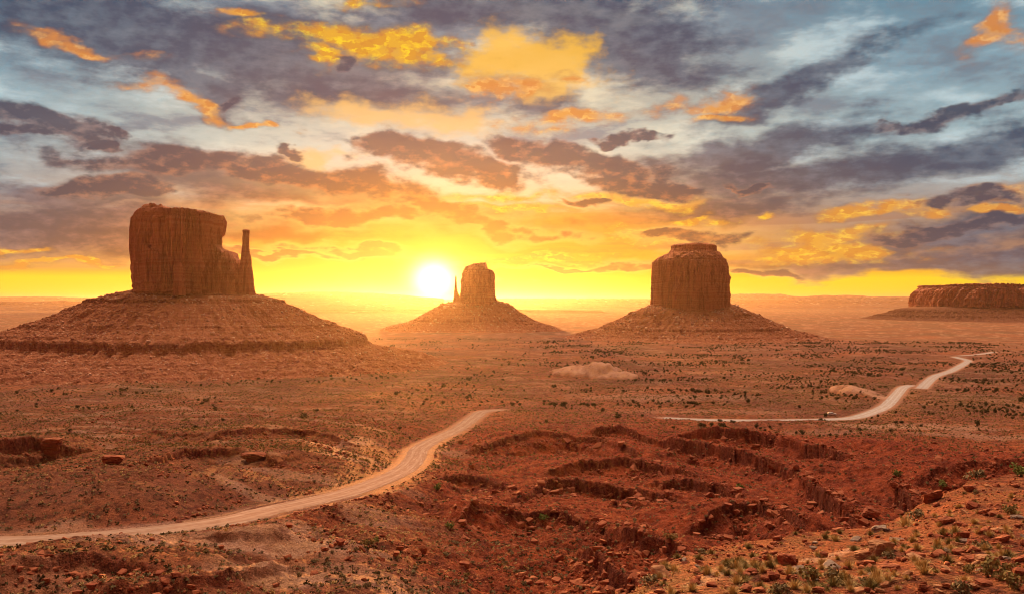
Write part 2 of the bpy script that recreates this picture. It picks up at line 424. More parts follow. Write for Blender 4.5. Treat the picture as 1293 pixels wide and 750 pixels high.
# ------------------------------------------------------------------ ledged ridges: (photo points with distance), cliff height, front slope, back slope, wiggle
RIDGES = [
    ([(600, 566, 415), (673, 543, 450), (753, 552, 440), (800, 566, 400)], 2.0, .55, .16),
    ([(755, 540, 470), (783, 537, 475), (812, 551, 450), (850, 566, 430)], 2.6, .60, .25),
    ([(700, 592, 330), (747, 580, 345), (783, 579, 348), (837, 588, 335), (880, 600, 320)], 2.6, .55, .18),
    ([(650, 633, 250), (693, 608, 290), (730, 606, 292), (797, 616, 285), (850, 628, 270)], 2.8, .55, .18),
    ([(600, 636, 225), (628, 640, 232), (663, 645, 232), (693, 643, 236), (730, 652, 228), (772, 675, 205)], 1.6, .62, .14),
    ([(560, 600, 300), (600, 601, 300), (640, 615, 285), (665, 632, 262)], 1.8, .55, .16),
    ([(777, 637, 262), (812, 636, 262), (847, 642, 255), (880, 655, 238)], 2.4, .60, .22),
    ([(750, 694, 172), (775, 712, 160), (800, 728, 150), (830, 745, 142)], 2.2, .62, .25),
    ([(800, 668, 196), (815, 674, 192), (838, 684, 186), (862, 699, 176), (890, 716, 165)], 2.2, .60, .25),
    ([(850, 552, 420), (900, 562, 400), (947, 571, 375), (989, 588, 340), (1017, 606, 305), (1054, 629, 262), (1078, 653, 225)], 3.4, .58, .20),
    ([(900, 538, 455), (940, 542, 450), (970, 546, 445), (1007, 559, 420), (1044, 563, 405), (1088, 583, 350), (1124, 603, 300), (1155, 628, 250)], 3.6, .58, .20),
    ([(830, 606, 300), (862, 603, 305), (900, 610, 298), (930, 625, 280)], 2.4, .60, .22),
    ([(900, 640, 230), (940, 632, 245), (975, 640, 235), (1010, 655, 215)], 2.0, .60, .22),
    ([(1040, 570, 420), (1077, 556, 440), (1110, 556, 430), (1145, 563, 410), (1195, 575, 380), (1245, 571, 370), (1293, 576, 350), (1400, 590, 320)], 0.3, .50, .12),
    ([(1180, 592, 300), (1230, 583, 320), (1293, 580, 330), (1400, 580, 330)], 1.2, .50, .12),
    ([(340, 668, 150), (372, 655, 172), (430, 641, 198), (497, 622, 236), (560, 606, 280)], 0.2, .46, .10),
    ([(470, 618, 262), (500, 604, 290), (530, 592, 320), (548, 595, 318)], 0.6, .5, .30),
    ([(380, 622, 205), (396, 628, 198), (420, 640, 190)], 1.0, .5, .3),
    # left side: low ledges and dune crests
    ([(-60, 628, 205), (0, 623, 210), (60, 616, 222), (125, 616, 222), (170, 624, 212)], 0.1, .34, .05),
    ([(130, 652, 172), (165, 643, 182), (224, 630, 200), (262, 614, 226), (300, 602, 250)], 1.5, .35, .08),
    ([(165, 590, 268), (230, 568, 330), (300, 566, 336), (340, 572, 322)], 2.0, .35, .08),
    ([(280, 545, 415), (340, 540, 440), (400, 545, 430), (440, 556, 400)], 1.6, .35, .06),
    ([(-60, 560, 350), (0, 556, 360), (45, 552, 370), (74, 556, 368)], 4.0, .4, .10),
    ([(-60, 716, 128), (20, 708, 131), (90, 700, 135), (150, 706, 132), (200, 716, 127)], 1.2, .42, .14),
    ([(150, 736, 118), (220, 728, 121), (300, 722, 123), (350, 716, 128)], 1.0, .42, .14),
]


def add_ridges():
    global Z, red_m, rock_shade_m
    for ri, (pts, ch, sf, sb) in enumerate(RIDGES):
        W = [world_at(*p) for p in pts]
        xs = [w[0] for w in W]; ys = [w[1] for w in W]
        rr = [math.hypot(a, b) for a, b in zip(xs, ys)]; aa = [math.atan2(a, b) for a, b in zip(xs, ys)]
        pad = 120
        i0, i1 = np.searchsorted(A_D, [min(aa) - pad / min(rr), max(aa) + pad / min(rr)]); j0, j1 = np.searchsorted(RAD, [min(rr) - pad, max(rr) + 110])
        if i1 <= i0: continue
        sl = (slice(i0, i1), slice(j0, j1)); x = GX[sl]; y = GY[sl]
        wx = x + 2.4 * fbm(x / 13, y / 13, 40 + ri, 3) + 1.0 * fbm(x / 3.2, y / 3.2, 50 + ri, 2)
        wy = y + 2.6 * fbm(x / 13, y / 13, 60 + ri, 3) + 1.2 * fbm(x / 3.2, y / 3.2, 70 + ri, 2)
        best = np.full(x.shape, 1e9); q = np.zeros(x.shape); cz = np.zeros(x.shape); endd = np.zeros(x.shape)
        n = len(W)
        for k in range(n - 1):
            ax, ay, az = W[k]; bx, by, bz = W[k + 1]
            dx, dy = bx - ax, by - ay; L2 = dx * dx + dy * dy
            t = ((wx - ax) * dx + (wy - ay) * dy) / L2; tc = np.clip(t, 0, 1)
            d = np.hypot(wx - ax - tc * dx, wy - ay - tc * dy)
            L = math.sqrt(L2); sgn = ((wx - ax) * dy - (wy - ay) * dx) / L
            past = ((t < 0) & (k == 0)) | ((t > 1) & (k == n - 2))
            m = d < best
            best = np.where(m, d, best); q = np.where(m, np.where(past, sgn, np.sign(sgn) * d), q); cz = np.where(m, az + (bz - az) * tc, cz)
            e = np.zeros(x.shape)
            if k == 0: e = np.maximum(-t, 0) * L
            if k == n - 2: e = np.maximum(e, np.maximum(t - 1, 0) * L)
            endd = np.where(m, e, endd)
        hard = sst(fbm(x / 17, y / 17, 80 + ri, 2) + 0.22, -0.12, 0.20) * (1 - sst(endd, 0, 10))
        bv, be = cells(x / 2.6, y / 2.2, 90 + ri)
        chh = ch * (1.5 if ri in (9, 10) else 1.15) * (0.78 + 0.3 * hard)
        cz = cz + 0.9 * fbm(x / 22, y / 22, 100 + ri, 2) + (bv - 0.5) * 0.5 * min(1, ch / 1.5) * (q > -6)
        qf = np.maximum(q + (bv - 0.5) * 1.2 * min(1, ch), 0)
        gul = ridged(x / 9, y / 9, 110 + ri, 3)
        front = chh * sst(qf, 0.0, 0.7) + sf * np.maximum(qf - 0.7, 0) * (1 + 0.22 * fbm(x / 8, y / 8, 120 + ri, 2)) + np.clip(qf / 10, 0, 1) * 0.6 * gul
        # a second, lower ledge part way down
        front = front + 0.45 * chh * sst(qf + 2.2 * fbm(x / 9, y / 9, 130 + ri, 2), 7.0, 7.8) - 0.25 * chh * sst(qf, 1.5, 7.0)
        back = sb * np.maximum(-q, 0) + 0.2 * sst(-q, 2, 5) * ch * 0.3
        h = cz - np.where(q > 0, front, back) - np.where(endd > 0, 0.35 * endd, 0) * np.where(q > 0, 1, 1)
        h = h - sst(np.hypot(best, 0) , 40, 100) * 40
        zz = Z[sl]; up = h > zz
        Z[sl] = np.where(up, h, zz)
        if ri < 16:
            red_m[sl] = np.maximum(red_m[sl], up * 1.0)
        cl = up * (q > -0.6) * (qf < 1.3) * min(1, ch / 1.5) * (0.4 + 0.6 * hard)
        rock_shade_m[sl] = np.maximum(rock_shade_m[sl] * (1 - 0.7 * up), cl)


add_ridges()

# small broken ledges wherever the bedrock is bare
bad_w = sst(RR, 95, 150) * (1 - sst(RR, 470, 640)) * sst(PX, 330, 620) * fr * (1 - NEARH)
low_w = sst(RR, 95, 140) * (1 - sst(RR, 600, 900)) * (1 - sst(PX, 330, 620)) * fr
step = 3.0
u = Z / step + 0.5 * fbm(GX / 30, GY / 30, 140, 3)
fu = u - np.floor(u)
terr = (sst(fu, 0.35, 0.52) - fu) * step
tm = sst(fbm(GX / 38, GY / 26, 141, 3), 0.02, 0.3)
Z += terr * tm * (0.30 * bad_w + 0.34 * low_w)
rock_shade_m = np.maximum(rock_shade_m, tm * (bad_w + low_w) * sst(fu, 0.33, 0.38) * (1 - sst(fu, 0.50, 0.55)) * 0.7)
det = sst(RR, 60, 120) * (1 - sst(RR, 900, 1500))
Z += bad_w * (1.2 * fbm(GX / 6, GY / 6, 150, 4, .6) + 0.8 * ridged(GX / 3.4, GY / 3.4, 151, 3)) + low_w * (0.9 * fbm(GX / 5, GY / 4, 152, 4, .6) + 0.5 * ridged(GX / 2.8, GY / 2.2, 153, 3))
Z += far_w * (1 - sst(RR, 1500, 3000)) * (1.2 * fbm(GX / 9, GY / 7, 154, 3) + 1.0 * ridged(GX / 38, GY / 26, 155, 3))
nearw = NEARH * sst(RR, 16, 30)
Z += nearw * (0.55 * fbm(GX / 9, GY / 9, 160, 3) + 0.14 * fbm(GX / 1.3, GY / 1.3, 161, 3))

# ------------------------------------------------------------------ mounds of bare slickrock out on the flat (photo px, py of the crest, distance, half width, half depth, height)
MOUNDS = [(740, 470, 1060, 44, 50, 11), (772, 476, 1030, 36, 36, 7), (1094, 482, 850, 24, 30, 8.5), (1064, 482, 880, 13, 16, 5)]
for (mx, my, mr_, hw, hd, hh) in MOUNDS:
    X0, Y0, _ = world_at(mx, my, mr_)
    d = np.hypot((GX - X0) / hw, (GY - Y0) / hd) + 0.22 * fbm(GX / 22, GY / 22, 170, 3)
    bmp = np.clip(1 - d * d, 0, 1) ** 0.7
    Z += hh * bmp + sst(bmp, 0, .3) * (1.6 * ridged(GX / 16, GY / 20, 172, 3) + 0.7 * fbm(GX / 5, GY / 4, 171, 3))
    pale_m = np.maximum(pale_m, sst(bmp, 0.02, 0.45) * np.clip(0.85 + 0.7 * fbm(GX / 12, GY / 14, 173, 3), 0.3, 1))


# ------------------------------------------------------------------ roads graded into the land
def smooth_line(pts, n=14):
    P = np.array(pts, float); out = []
    for i in range(len(P) - 1):
        p0, p1, p2, p3 = P[max(i - 1, 0)], P[i], P[i + 1], P[min(i + 2, len(P) - 1)]
        for t in np.linspace(0, 1, n, endpoint=False):
            out.append(0.5 * ((2 * p1) + (-p0 + p2) * t + (2 * p0 - 5 * p1 + 4 * p2 - p3) * t * t + (-p0 + 3 * p1 - 3 * p2 + p3) * t ** 3))
    out.append(P[-1]); return np.array(out)


ROAD_DEFS = [
    ([(-170, 693), (-60, 684), (60, 680), (200, 668), (290, 655), (340, 643), (400, 630), (440, 620), (480, 606), (510, 592), (524, 578), (531, 565), (552, 553), (578, 541), (598, 527), (610, 519), (632, 517)], 4.6),
    ([(838, 527), (880, 529), (930, 530), (990, 530), (1040, 529), (1075, 527), (1098, 521), (1118, 512), (1130, 500), (1140, 489), (1150, 486)], 5.0),
    ([(1163, 490), (1172, 481), (1182, 474), (1200, 468), (1217, 459), (1222, 455), (1212, 452), (1204, 450)], 5.5),
    ([(1208, 449), (1235, 447), (1255, 444)], 5.5),
]
ROADS = []
for (pp, hwid) in ROAD_DEFS:
    W = []
    for (a, b) in pp:
        r = hit_base(a, b); W.append(world_at(a, b, r))
    L = smooth_line(W)
    zz = L[:, 2].copy()
    for _ in range(12):
        zz[1:-1] = (zz[:-2] + zz[1:-1] * 2 + zz[2:]) / 4
    L[:, 2] = zz
    ROADS.append((L, hwid))
road_m = np.zeros_like(Z)
for (L, hwid) in ROADS:
    rr = np.hypot(L[:, 0], L[:, 1]); aa = np.arctan2(L[:, 0], L[:, 1]); pad = 40
    i0, i1 = np.searchsorted(A_D, [aa.min() - pad / rr.min(), aa.max() + pad / rr.min()]); j0, j1 = np.searchsorted(RAD, [rr.min() - pad, rr.max() + pad])
    sl = (slice(i0, i1), slice(j0, j1)); x = GX[sl]; y = GY[sl]
    best = np.full(x.shape, 1e9); rz = np.zeros(x.shape)
    for k in range(len(L) - 1):
        ax, ay, az = L[k]; dx, dy, dz = L[k + 1] - L[k]
        t = np.clip(((x - ax) * dx + (y - ay) * dy) / (dx * dx + dy * dy + 1e-9), 0, 1)
        d = np.hypot(x - ax - t * dx, y - ay - t * dy); m = d < best
        best = np.where(m, d, best); rz = np.where(m, az + dz * t, rz)
    w = 1 - sst(best + 1.0 * fbm(x / 7, y / 7, 180, 2), hwid + 1.5, hwid + 15)
    cut = np.minimum(Z[sl], rz + np.maximum(best - hwid - 1, 0) * 0.25 + 40 * (best > 60))   # nothing nearer may bulge over the road
    Z[sl] = cut * (1 - w) + (rz - 0.25 + 0.35 * np.exp(-((best - hwid - 0.9) / 0.5) ** 2)) * w
    road_m[sl] = np.maximum(road_m[sl], 1 - sst(best, hwid, hwid + 5))


def grid_z(x, y):
    a = np.arctan2(x, y); r = np.hypot(x, y)
    fi = np.interp(a, A_D, np.arange(ND)); fj = np.interp(r, RAD, np.arange(NR))
    i = np.clip(fi.astype(int), 0, ND - 2); j = np.clip(fj.astype(int), 0, NR - 2); u = fi - i; v = fj - j
    return (Z[i, j] * (1 - u) + Z[i + 1, j] * u) * (1 - v) + (Z[i, j + 1] * (1 - u) + Z[i + 1, j + 1] * u) * v


PYG = HY + FPX * (CAMZ - Z[:ND]) / (RR[:ND] * np.cos(AA[:ND]))
_jn = np.searchsorted(RAD, 20)
ENV = PYG.copy(); ENV[:, :_jn] = 5000
ENV = np.minimum.accumulate(ENV, axis=1)            # highest row already covered by nearer ground


def pick(px, py):
    """distance at which the ground shows at this spot"""
    i = int(np.clip(np.interp(math.atan((px - CX) / FPX), A_D, np.arange(ND)), 0, ND - 1))
    j = int(np.argmax(ENV[i] <= py)) if (ENV[i] <= py).any() else NR - 1
    a = math.atan((px - CX) / FPX)
    return RAD[j] * math.sin(a), RAD[j] * math.cos(a)


def visible(x, y, z_top):
    a = np.arctan2(x, y); r = np.hypot(x, y)
    i = np.clip(np.interp(a, A_D, np.arange(ND)).round().astype(int), 0, ND - 1)
    j = np.clip(np.searchsorted(RAD, r) - 2, 0, NR - 1)
    py = HY + FPX * (CAMZ - z_top) / np.maximum(y, 1)
    px = CX + FPX * x / np.maximum(y, 1)
    return (py < ENV[i, j]) & (px > -3) & (px < 1296) & (py < 752), px, py


# ------------------------------------------------------------------ object helpers
def link(o, parent=None):
    COL.objects.link(o)
    if parent is not None: o.parent = parent
    return o


def tag(o, label=None, cat=None, group=None, kind=None):
    if label: o['label'] = label
    if cat: o['category'] = cat
    if group: o['group'] = group
    if kind: o['kind'] = kind
    return o


def np_mesh(name, verts, faces, mat=None, smooth=False, attrs=None):
    me = bpy.data.meshes.new(name)
    verts = np.asarray(verts, np.float32); faces = np.asarray(faces, np.int32)
    k = faces.shape[1]
    me.vertices.add(len(verts)); me.vertices.foreach_set('co', verts.ravel())
    me.loops.add(faces.size); me.loops.foreach_set('vertex_index', faces.ravel())
    me.polygons.add(len(faces)); me.polygons.foreach_set('loop_start', np.arange(0, faces.size, k, dtype=np.int32))
    me.polygons.foreach_set('loop_total', np.full(len(faces), k, np.int32))
    if smooth: me.polygons.foreach_set('use_smooth', np.ones(len(faces), bool))
    for an, av in (attrs or {}).items():
        at = me.attributes.new(an, 'FLOAT', 'POINT'); at.data.foreach_set('value', np.asarray(av, np.float32).ravel())
    me.update(calc_edges=True)
    if mat: me.materials.append(mat)
    return me


def quad_grid(nu, nv, wrap_u=False):
    iu = np.arange(nu if wrap_u else nu - 1); iv = np.arange(nv - 1)
    a, b = np.meshgrid(iu, iv, indexing='ij'); a2 = (a + 1) % nu
    return np.stack([a * nv + b, a2 * nv + b, a2 * nv + b + 1, a * nv + b + 1], -1).reshape(-1, 4)


def new_mat(name):
    m = bpy.data.materials.new(name); m.use_nodes = True; t = m.node_tree
    b = t.nodes['Principled BSDF']; b.inputs['Roughness'].default_value = 0.95
    b.inputs['Specular IOR Level'].default_value = 0.15
    N = NT(t); tc = t.nodes.new('ShaderNodeTexCoord')
    return m, N, b, tc.outputs['Object']


def attr(N, name):
    n = N.n.new('ShaderNodeAttribute'); n.attribute_name = name; return n.outputs['Fac']


def bump(N, b, h, strength, dist, prev=None):
    n = N.n.new('ShaderNodeBump'); n.inputs['Strength'].default_value = strength; n.inputs['Distance'].default_value = dist
    N.put(n.inputs['Height'], h)
    if prev is not None: N.put(n.inputs['Normal'], prev)
    if b is not None: N.put(b.inputs['Normal'], n.outputs[0])
    return n.outputs[0]


# albedos
RED = (0.42, 0.085, 0.030); DEEP = (0.26, 0.044, 0.018); ORANGE = (0.48, 0.15, 0.052); SAND = (0.60, 0.34, 0.20); SCRUB = (0.34, 0.20, 0.095); PINK = (0.62, 0.36, 0.26)


def ground_material():
    m, N, b, P = new_mat("desert_soil")
    red = attr(N, 'red'); pale = attr(N, 'pale'); rock = attr(N, 'rock'); scrub = attr(N, 'scrub')
    n1 = N.noise(P, 0.012, 5, 0.6); n2 = N.noise(P, 0.09, 5, 0.65); n3 = N.noise(P, 0.9, 5, 0.7); n4 = N.noise(P, 5.0, 3, 0.6)
    c = N.mix(N.mr(n2, 0.40, 0.66), ORANGE, (0.34, 0.095, 0.042))
    c = N.mix(N.mr(n1, 0.42, 0.62), c, (0.31, 0.10, 0.05))
    cr = N.mix(N.mr(n2, 0.38, 0.64), RED, DEEP); cr = N.mix(N.mr(n3, 0.52, 0.75), cr, (0.46, 0.15, 0.07))
    c = N.mix(red, c, cr)
    sc = N.mix(N.mr(n1, 0.38, 0.62), (0.135, 0.075, 0.034), (0.20, 0.066, 0.030))
    sc = N.mix(N.mr(n2, 0.5, 0.72), sc, (0.34, 0.16, 0.08))
    c = N.mix(N.m('MULTIPLY', scrub, 0.85), c, sc)
    # low brush and cobbles as small spots; mottling also paints in shadow depth and highlights
    mott = N.noise(P, 0.33, 6, 0.75); c = N.mix(N.mr(mott, 0.48, 0.60, 0.0, 0.75), c, N.mix(1.0, c, (0.34, 0.25, 0.23), 'MULTIPLY'))
    c = N.mix(N.mr(mott, 0.46, 0.34, 0.0, 0.55), c, N.mix(1.0, c, (1.55, 1.5, 1.5), 'MULTIPLY'))
    v = N.vor(P, 0.42); vs = N.noise(P, 0.05, 3, 0.6)
    spot = N.m('MULTIPLY', N.mr(v, 0.34, 0.22), N.m('MULTIPLY', scrub, N.mr(vs, 0.40, 0.55)))
    c = N.mix(spot, c, (0.085, 0.075, 0.035))
    v2 = N.vor(P, 0.13)
    spot2 = N.m('MULTIPLY', N.mr(v2, 0.27, 0.17), N.m('MULTIPLY', scrub, N.mr(vs, 0.44, 0.58)))
    c = N.mix(spot2, c, (0.065, 0.062, 0.03))
    c = N.mix(N.m('MULTIPLY', pale, N.mr(n3, 0.25, 0.6, 0.6, 1.0)), c, N.mix(N.mr(n2, 0.4, 0.6), SAND, PINK))
    c = N.mix(N.m('MULTIPLY', rock, 0.95), c, N.mix(N.mr(n3, 0.35, 0.62), (0.12, 0.026, 0.014), (0.28, 0.065, 0.032)))  # ledge faces: bare rock, with their backlit shade put into the dark colour
    c = N.mix(N.mr(n4, 0.38, 0.66, 0.0, 0.85), c, N.mix(1.0, c, (0.42, 0.36, 0.34), 'MULTIPLY'))
    c = N.mix(N.mr(N.vor(P, 2.2), 0.26, 0.12, 0.0, 0.8), c, N.mix(1.0, c, (1.6, 1.6, 1.65), 'MULTIPLY'))
    N.put(b.inputs['Base Color'], c)
    h = N.m('ADD', N.m('MULTIPLY', n3, 1.0), N.m('MULTIPLY', n4, 0.35))
    b1 = bump(N, None, h, 1.0, 1.3)
    bump(N, b, N.vor(P, 2.2), 0.5, 0.12, b1)
    return m


M_GROUND = ground_material()
scrub_a = far_w * (1 - 0.55 * red_m) * np.clip(0.55 + 0.9 * fbm(GX / 150, GY / 150, 190, 3), 0.15, 1) + 0.35 * mid_w * leftw + 0.25 * NEARH
scrub_a *= (1 - road_m) * (1 - pale_m)
red_a = np.clip(red_m * 0.95 + bad_w * 0.85 + 0.45 * low_w * sst(fbm(GX / 60, GY / 60, 195, 3), -0.1, 0.4), 0, 1)
red_a = np.where(NEARH > .5, 0.75 * sst(fbm(GX / 7, GY / 7, 196, 3), -0.35, 0.2) + 0.25 * sst(RR, _er - 22, _er), red_a)
# the pale erosion fan at the foot of the road and the washes
for (a, b_, hw, hd, amt) in [(300, 705, 26, 10, .8), (350, 735, 12, 8, .8), (345, 690, 10, 12, .7), (490, 742, 20, 8, .5), (1150, 540, 60, 22, .65), (1240, 552, 50, 14, .5), (1050, 545, 40, 10, .35),
                             (215, 692, 18, 5, .3), (120, 525, 16, 20, .45), (380, 605, 16, 8, .5), (700, 556, 30, 6, .0), (30, 480, 120, 30, .4), (200, 478, 110, 26, .4), (840, 502, 90, 40, .45), (560, 575, 14, 10, .5), (900, 520, 90, 20, .3)]:
    X0, Y0, _ = world_at(a, b_, hit_base(a, b_))
    d = np.hypot((GX - X0) / hw, (GY - Y0) / hd) + 0.55 * fbm(GX / 14, GY / 10, 200, 4)
    pale_m = np.maximum(pale_m, amt * (1 - sst(d, 0.5, 1.1)))
_tp = smooth_line([(*p, 0) for p in [(860, 738), (905, 725), (950, 716), (985, 711), (1030, 703), (1070, 694), (1088, 690)]], 10)
_tw = np.array([world_at(a, b, hit_base(a, b))[:2] for a, b, _ in _tp])
_j0, _j1 = np.searchsorted(RAD, [24, 140]); _sl = (slice(0, ND), slice(_j0, _j1)); _bd = np.full(GX[_sl].shape, 9e9)
for a, b in _tw: _bd = np.minimum(_bd, np.hypot(GX[_sl] - a, GY[_sl] - b))
pale_m[_sl] = np.maximum(pale_m[_sl], 0.75 * (1 - sst(_bd + 0.3 * fbm(GX[_sl], GY[_sl], 230, 2), 0.35, 0.9)) * NEARH[_sl])
pale_m = np.maximum(pale_m, road_m * 0.7)
pale_m = np.maximum(pale_m, 0.5 * sst(ridged(GX / 90, GY / 60, 210, 3), 0.62, 0.8) * (mid_w * leftw + 0.6 * far_w))
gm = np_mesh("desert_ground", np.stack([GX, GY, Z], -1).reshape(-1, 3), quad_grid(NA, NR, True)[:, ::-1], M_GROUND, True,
             {'red': red_a, 'pale': np.clip(pale_m, 0, 1), 'rock': np.clip(rock_shade_m, 0, 1), 'scrub': np.clip(scrub_a, 0, 1)})
ground = link(bpy.data.objects.new("desert_ground", gm)); tag(ground, kind='structure')


def road_material(name, k=(1, 1, 1)):
    m, N, b, P = new_mat(name)
    ac = attr(N, 'across'); al = attr(N, 'along')
    n = N.noise(P, 0.5, 5, 0.65); n2 = N.noise(N.xyz(N.m('MULTIPLY', ac, 1.6), N.m('MULTIPLY', al, 0.06), 0.0), 1.0, 4, 0.6)
    c = N.mix(N.mr(n, 0.35, 0.7), (0.33, 0.19, 0.13), (0.42, 0.26, 0.185))
    rut = N.mr(N.m('ABSOLUTE', N.m('SUBTRACT', N.m('ABSOLUTE', ac), 1.9)), 0.9, 0.2)
    c = N.mix(N.m('MULTIPLY', rut, 0.5), c, (0.47, 0.32, 0.245))
    c = N.mix(N.mr(n2, 0.5, 0.72, 0.0, 0.6), c, (0.62, 0.47, 0.39))
    c = N.mix(1.0, c, k, 'MULTIPLY')
    N.put(b.inputs['Base Color'], c); b.inputs['Roughness'].default_value = 1.0; b.inputs['Specular IOR Level'].default_value = 0.0
    bump(N, b, N.noise(P, 2.5, 4, 0.6), 0.4, 0.1)
    return m


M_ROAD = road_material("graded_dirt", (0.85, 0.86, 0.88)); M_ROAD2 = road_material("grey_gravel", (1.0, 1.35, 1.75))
for ri, (L, hwid) in enumerate(ROADS):
    T = np.gradient(L, axis=0); T[:, 2] = 0; T /= np.linalg.norm(T, axis=1)[:, None] + 1e-9
    Nn = np.stack([-T[:, 1], T[:, 0], np.zeros(len(T))], -1)
    sarr = np.concatenate([[0], np.cumsum(np.linalg.norm(np.diff(L, axis=0), axis=1))])
    offs = np.linspace(-1, 1, 13) * hwid
    V = L[:, None, :] + Nn[:, None, :] * offs[None, :, None]
    edge = (np.abs(offs) > hwid * 0.95)
    wob = 0.6 * fbm(sarr / 5, sarr * 0, 220, 3)
    V[:, 0] += Nn * wob[:, None]; V[:, -1] += Nn * wob[:, None]
    V[..., 2] += 0.02 * (1 - (offs / hwid) ** 2)[None] - 0.14 * edge[None]
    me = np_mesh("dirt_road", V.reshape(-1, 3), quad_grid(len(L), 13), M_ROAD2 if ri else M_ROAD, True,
                 {'across': np.broadcast_to(offs[None], V.shape[:2]), 'along': np.broadcast_to(sarr[:, None], V.shape[:2])})
    o = link(bpy.data.objects.new("dirt_road", me)); tag(o, kind='structure')

# ------------------------------------------------------------------ sandstone buttes
def rock_material(name, base, dark, light, zs=1.0, varnish=0.6, sc=1.0):
    m, N, b, P = new_mat(name)
    x, y, z = N.sep(P)
    wob = N.noise(P, 0.012 * sc, 4, 0.6)
    zz = N.m('ADD', N.m('MULTIPLY', z, 0.11 * zs), N.m('MULTIPLY', wob, 2.0))
    band = N.noise(N.xyz(0.0, 0.0, zz), 2.2, 5, 0.65)
    stre = N.noise(N.mapping(P, scale=(1, 1, 0.07), kind='POINT'), 0.17 * sc, 6, 0.66)
    big = N.noise(P, 0.02 * sc, 4, 0.55)
    fine = N.noise(P, 0.45 * sc, 5, 0.7)
    c = N.mix(N.mr(band, 0.38, 0.62), base, light)
    c = N.mix(N.mr(big, 0.42, 0.62, 0.0, 0.6), c, base)
    c = N.mix(N.m('MULTIPLY', N.mr(stre, 0.46, 0.60), varnish), c, dark)
    c = N.mix(N.mr(fine, 0.45, 0.72, 0.0, 0.4), c, N.mix(1.0, c, (0.6, 0.55, 0.52), 'MULTIPLY'))
    N.put(b.inputs['Base Color'], c)
    h = N.m('ADD', N.m('MULTIPLY', stre, 1.6), fine)
    b1 = bump(N, None, h, 0.9, 3.0 / sc)
    bump(N, b, band, 0.5, 1.2 / sc, b1)
    return m


def talus_material(name, sc=1.0):
    m, N, b, P = new_mat(name)
    x, y, z = N.sep(P)
    wob = N.noise(P, 0.01 * sc, 4, 0.6)
    band = N.noise(N.xyz(0.0, 0.0, N.m('ADD', N.m('MULTIPLY', z, 0.30 * sc), N.m('MULTIPLY', wob, 2.5))), 1.3, 4, 0.6)
    fine = N.noise(P, 0.30 * sc, 6, 0.72); big = N.noise(P, 0.018 * sc, 4, 0.6); mid = N.noise(P, 0.09 * sc, 5, 0.65)
    ledge = attr(N, 'rock')
    c = N.mix(N.mr(band, 0.40, 0.62), (0.36, 0.115, 0.055), (0.47, 0.19, 0.10))
    c = N.mix(N.mr(big, 0.42, 0.60, 0.0, 0.7), c, (0.42, 0.15, 0.075))
    c = N.mix(N.mr(fine, 0.48, 0.72, 0.0, 0.7), c, (0.24, 0.07, 0.035))
    c = N.mix(N.m('MULTIPLY', N.mr(N.vor(P, 0.32 * sc), 0.36, 0.20), N.mr(mid, 0.50, 0.60)), c, (0.62, 0.38, 0.25))
    c = N.mix(N.m('MULTIPLY', ledge, 0.75), c, N.mix(N.mr(fine, 0.4, 0.6), (0.17, 0.045, 0.025), (0.30, 0.085, 0.045)))
    N.put(b.inputs['Base Color'], c)
    h = N.m('ADD', fine, N.m('MULTIPLY', N.vor(P, 0.32 * sc), -0.5))
    bump(N, b, h, 1.0, 4.5 / sc)
    return m


def superell(th, n):
    c, s = np.cos(th), np.sin(th); r = (np.abs(c) ** n + np.abs(s) ** n) ** (-1 / n)
    return r * c, r * s


def px_x(px, d): return (px - CX) / FPX * d
def py_z(py, d): return CAMZ - (py - HY) / FPX * d


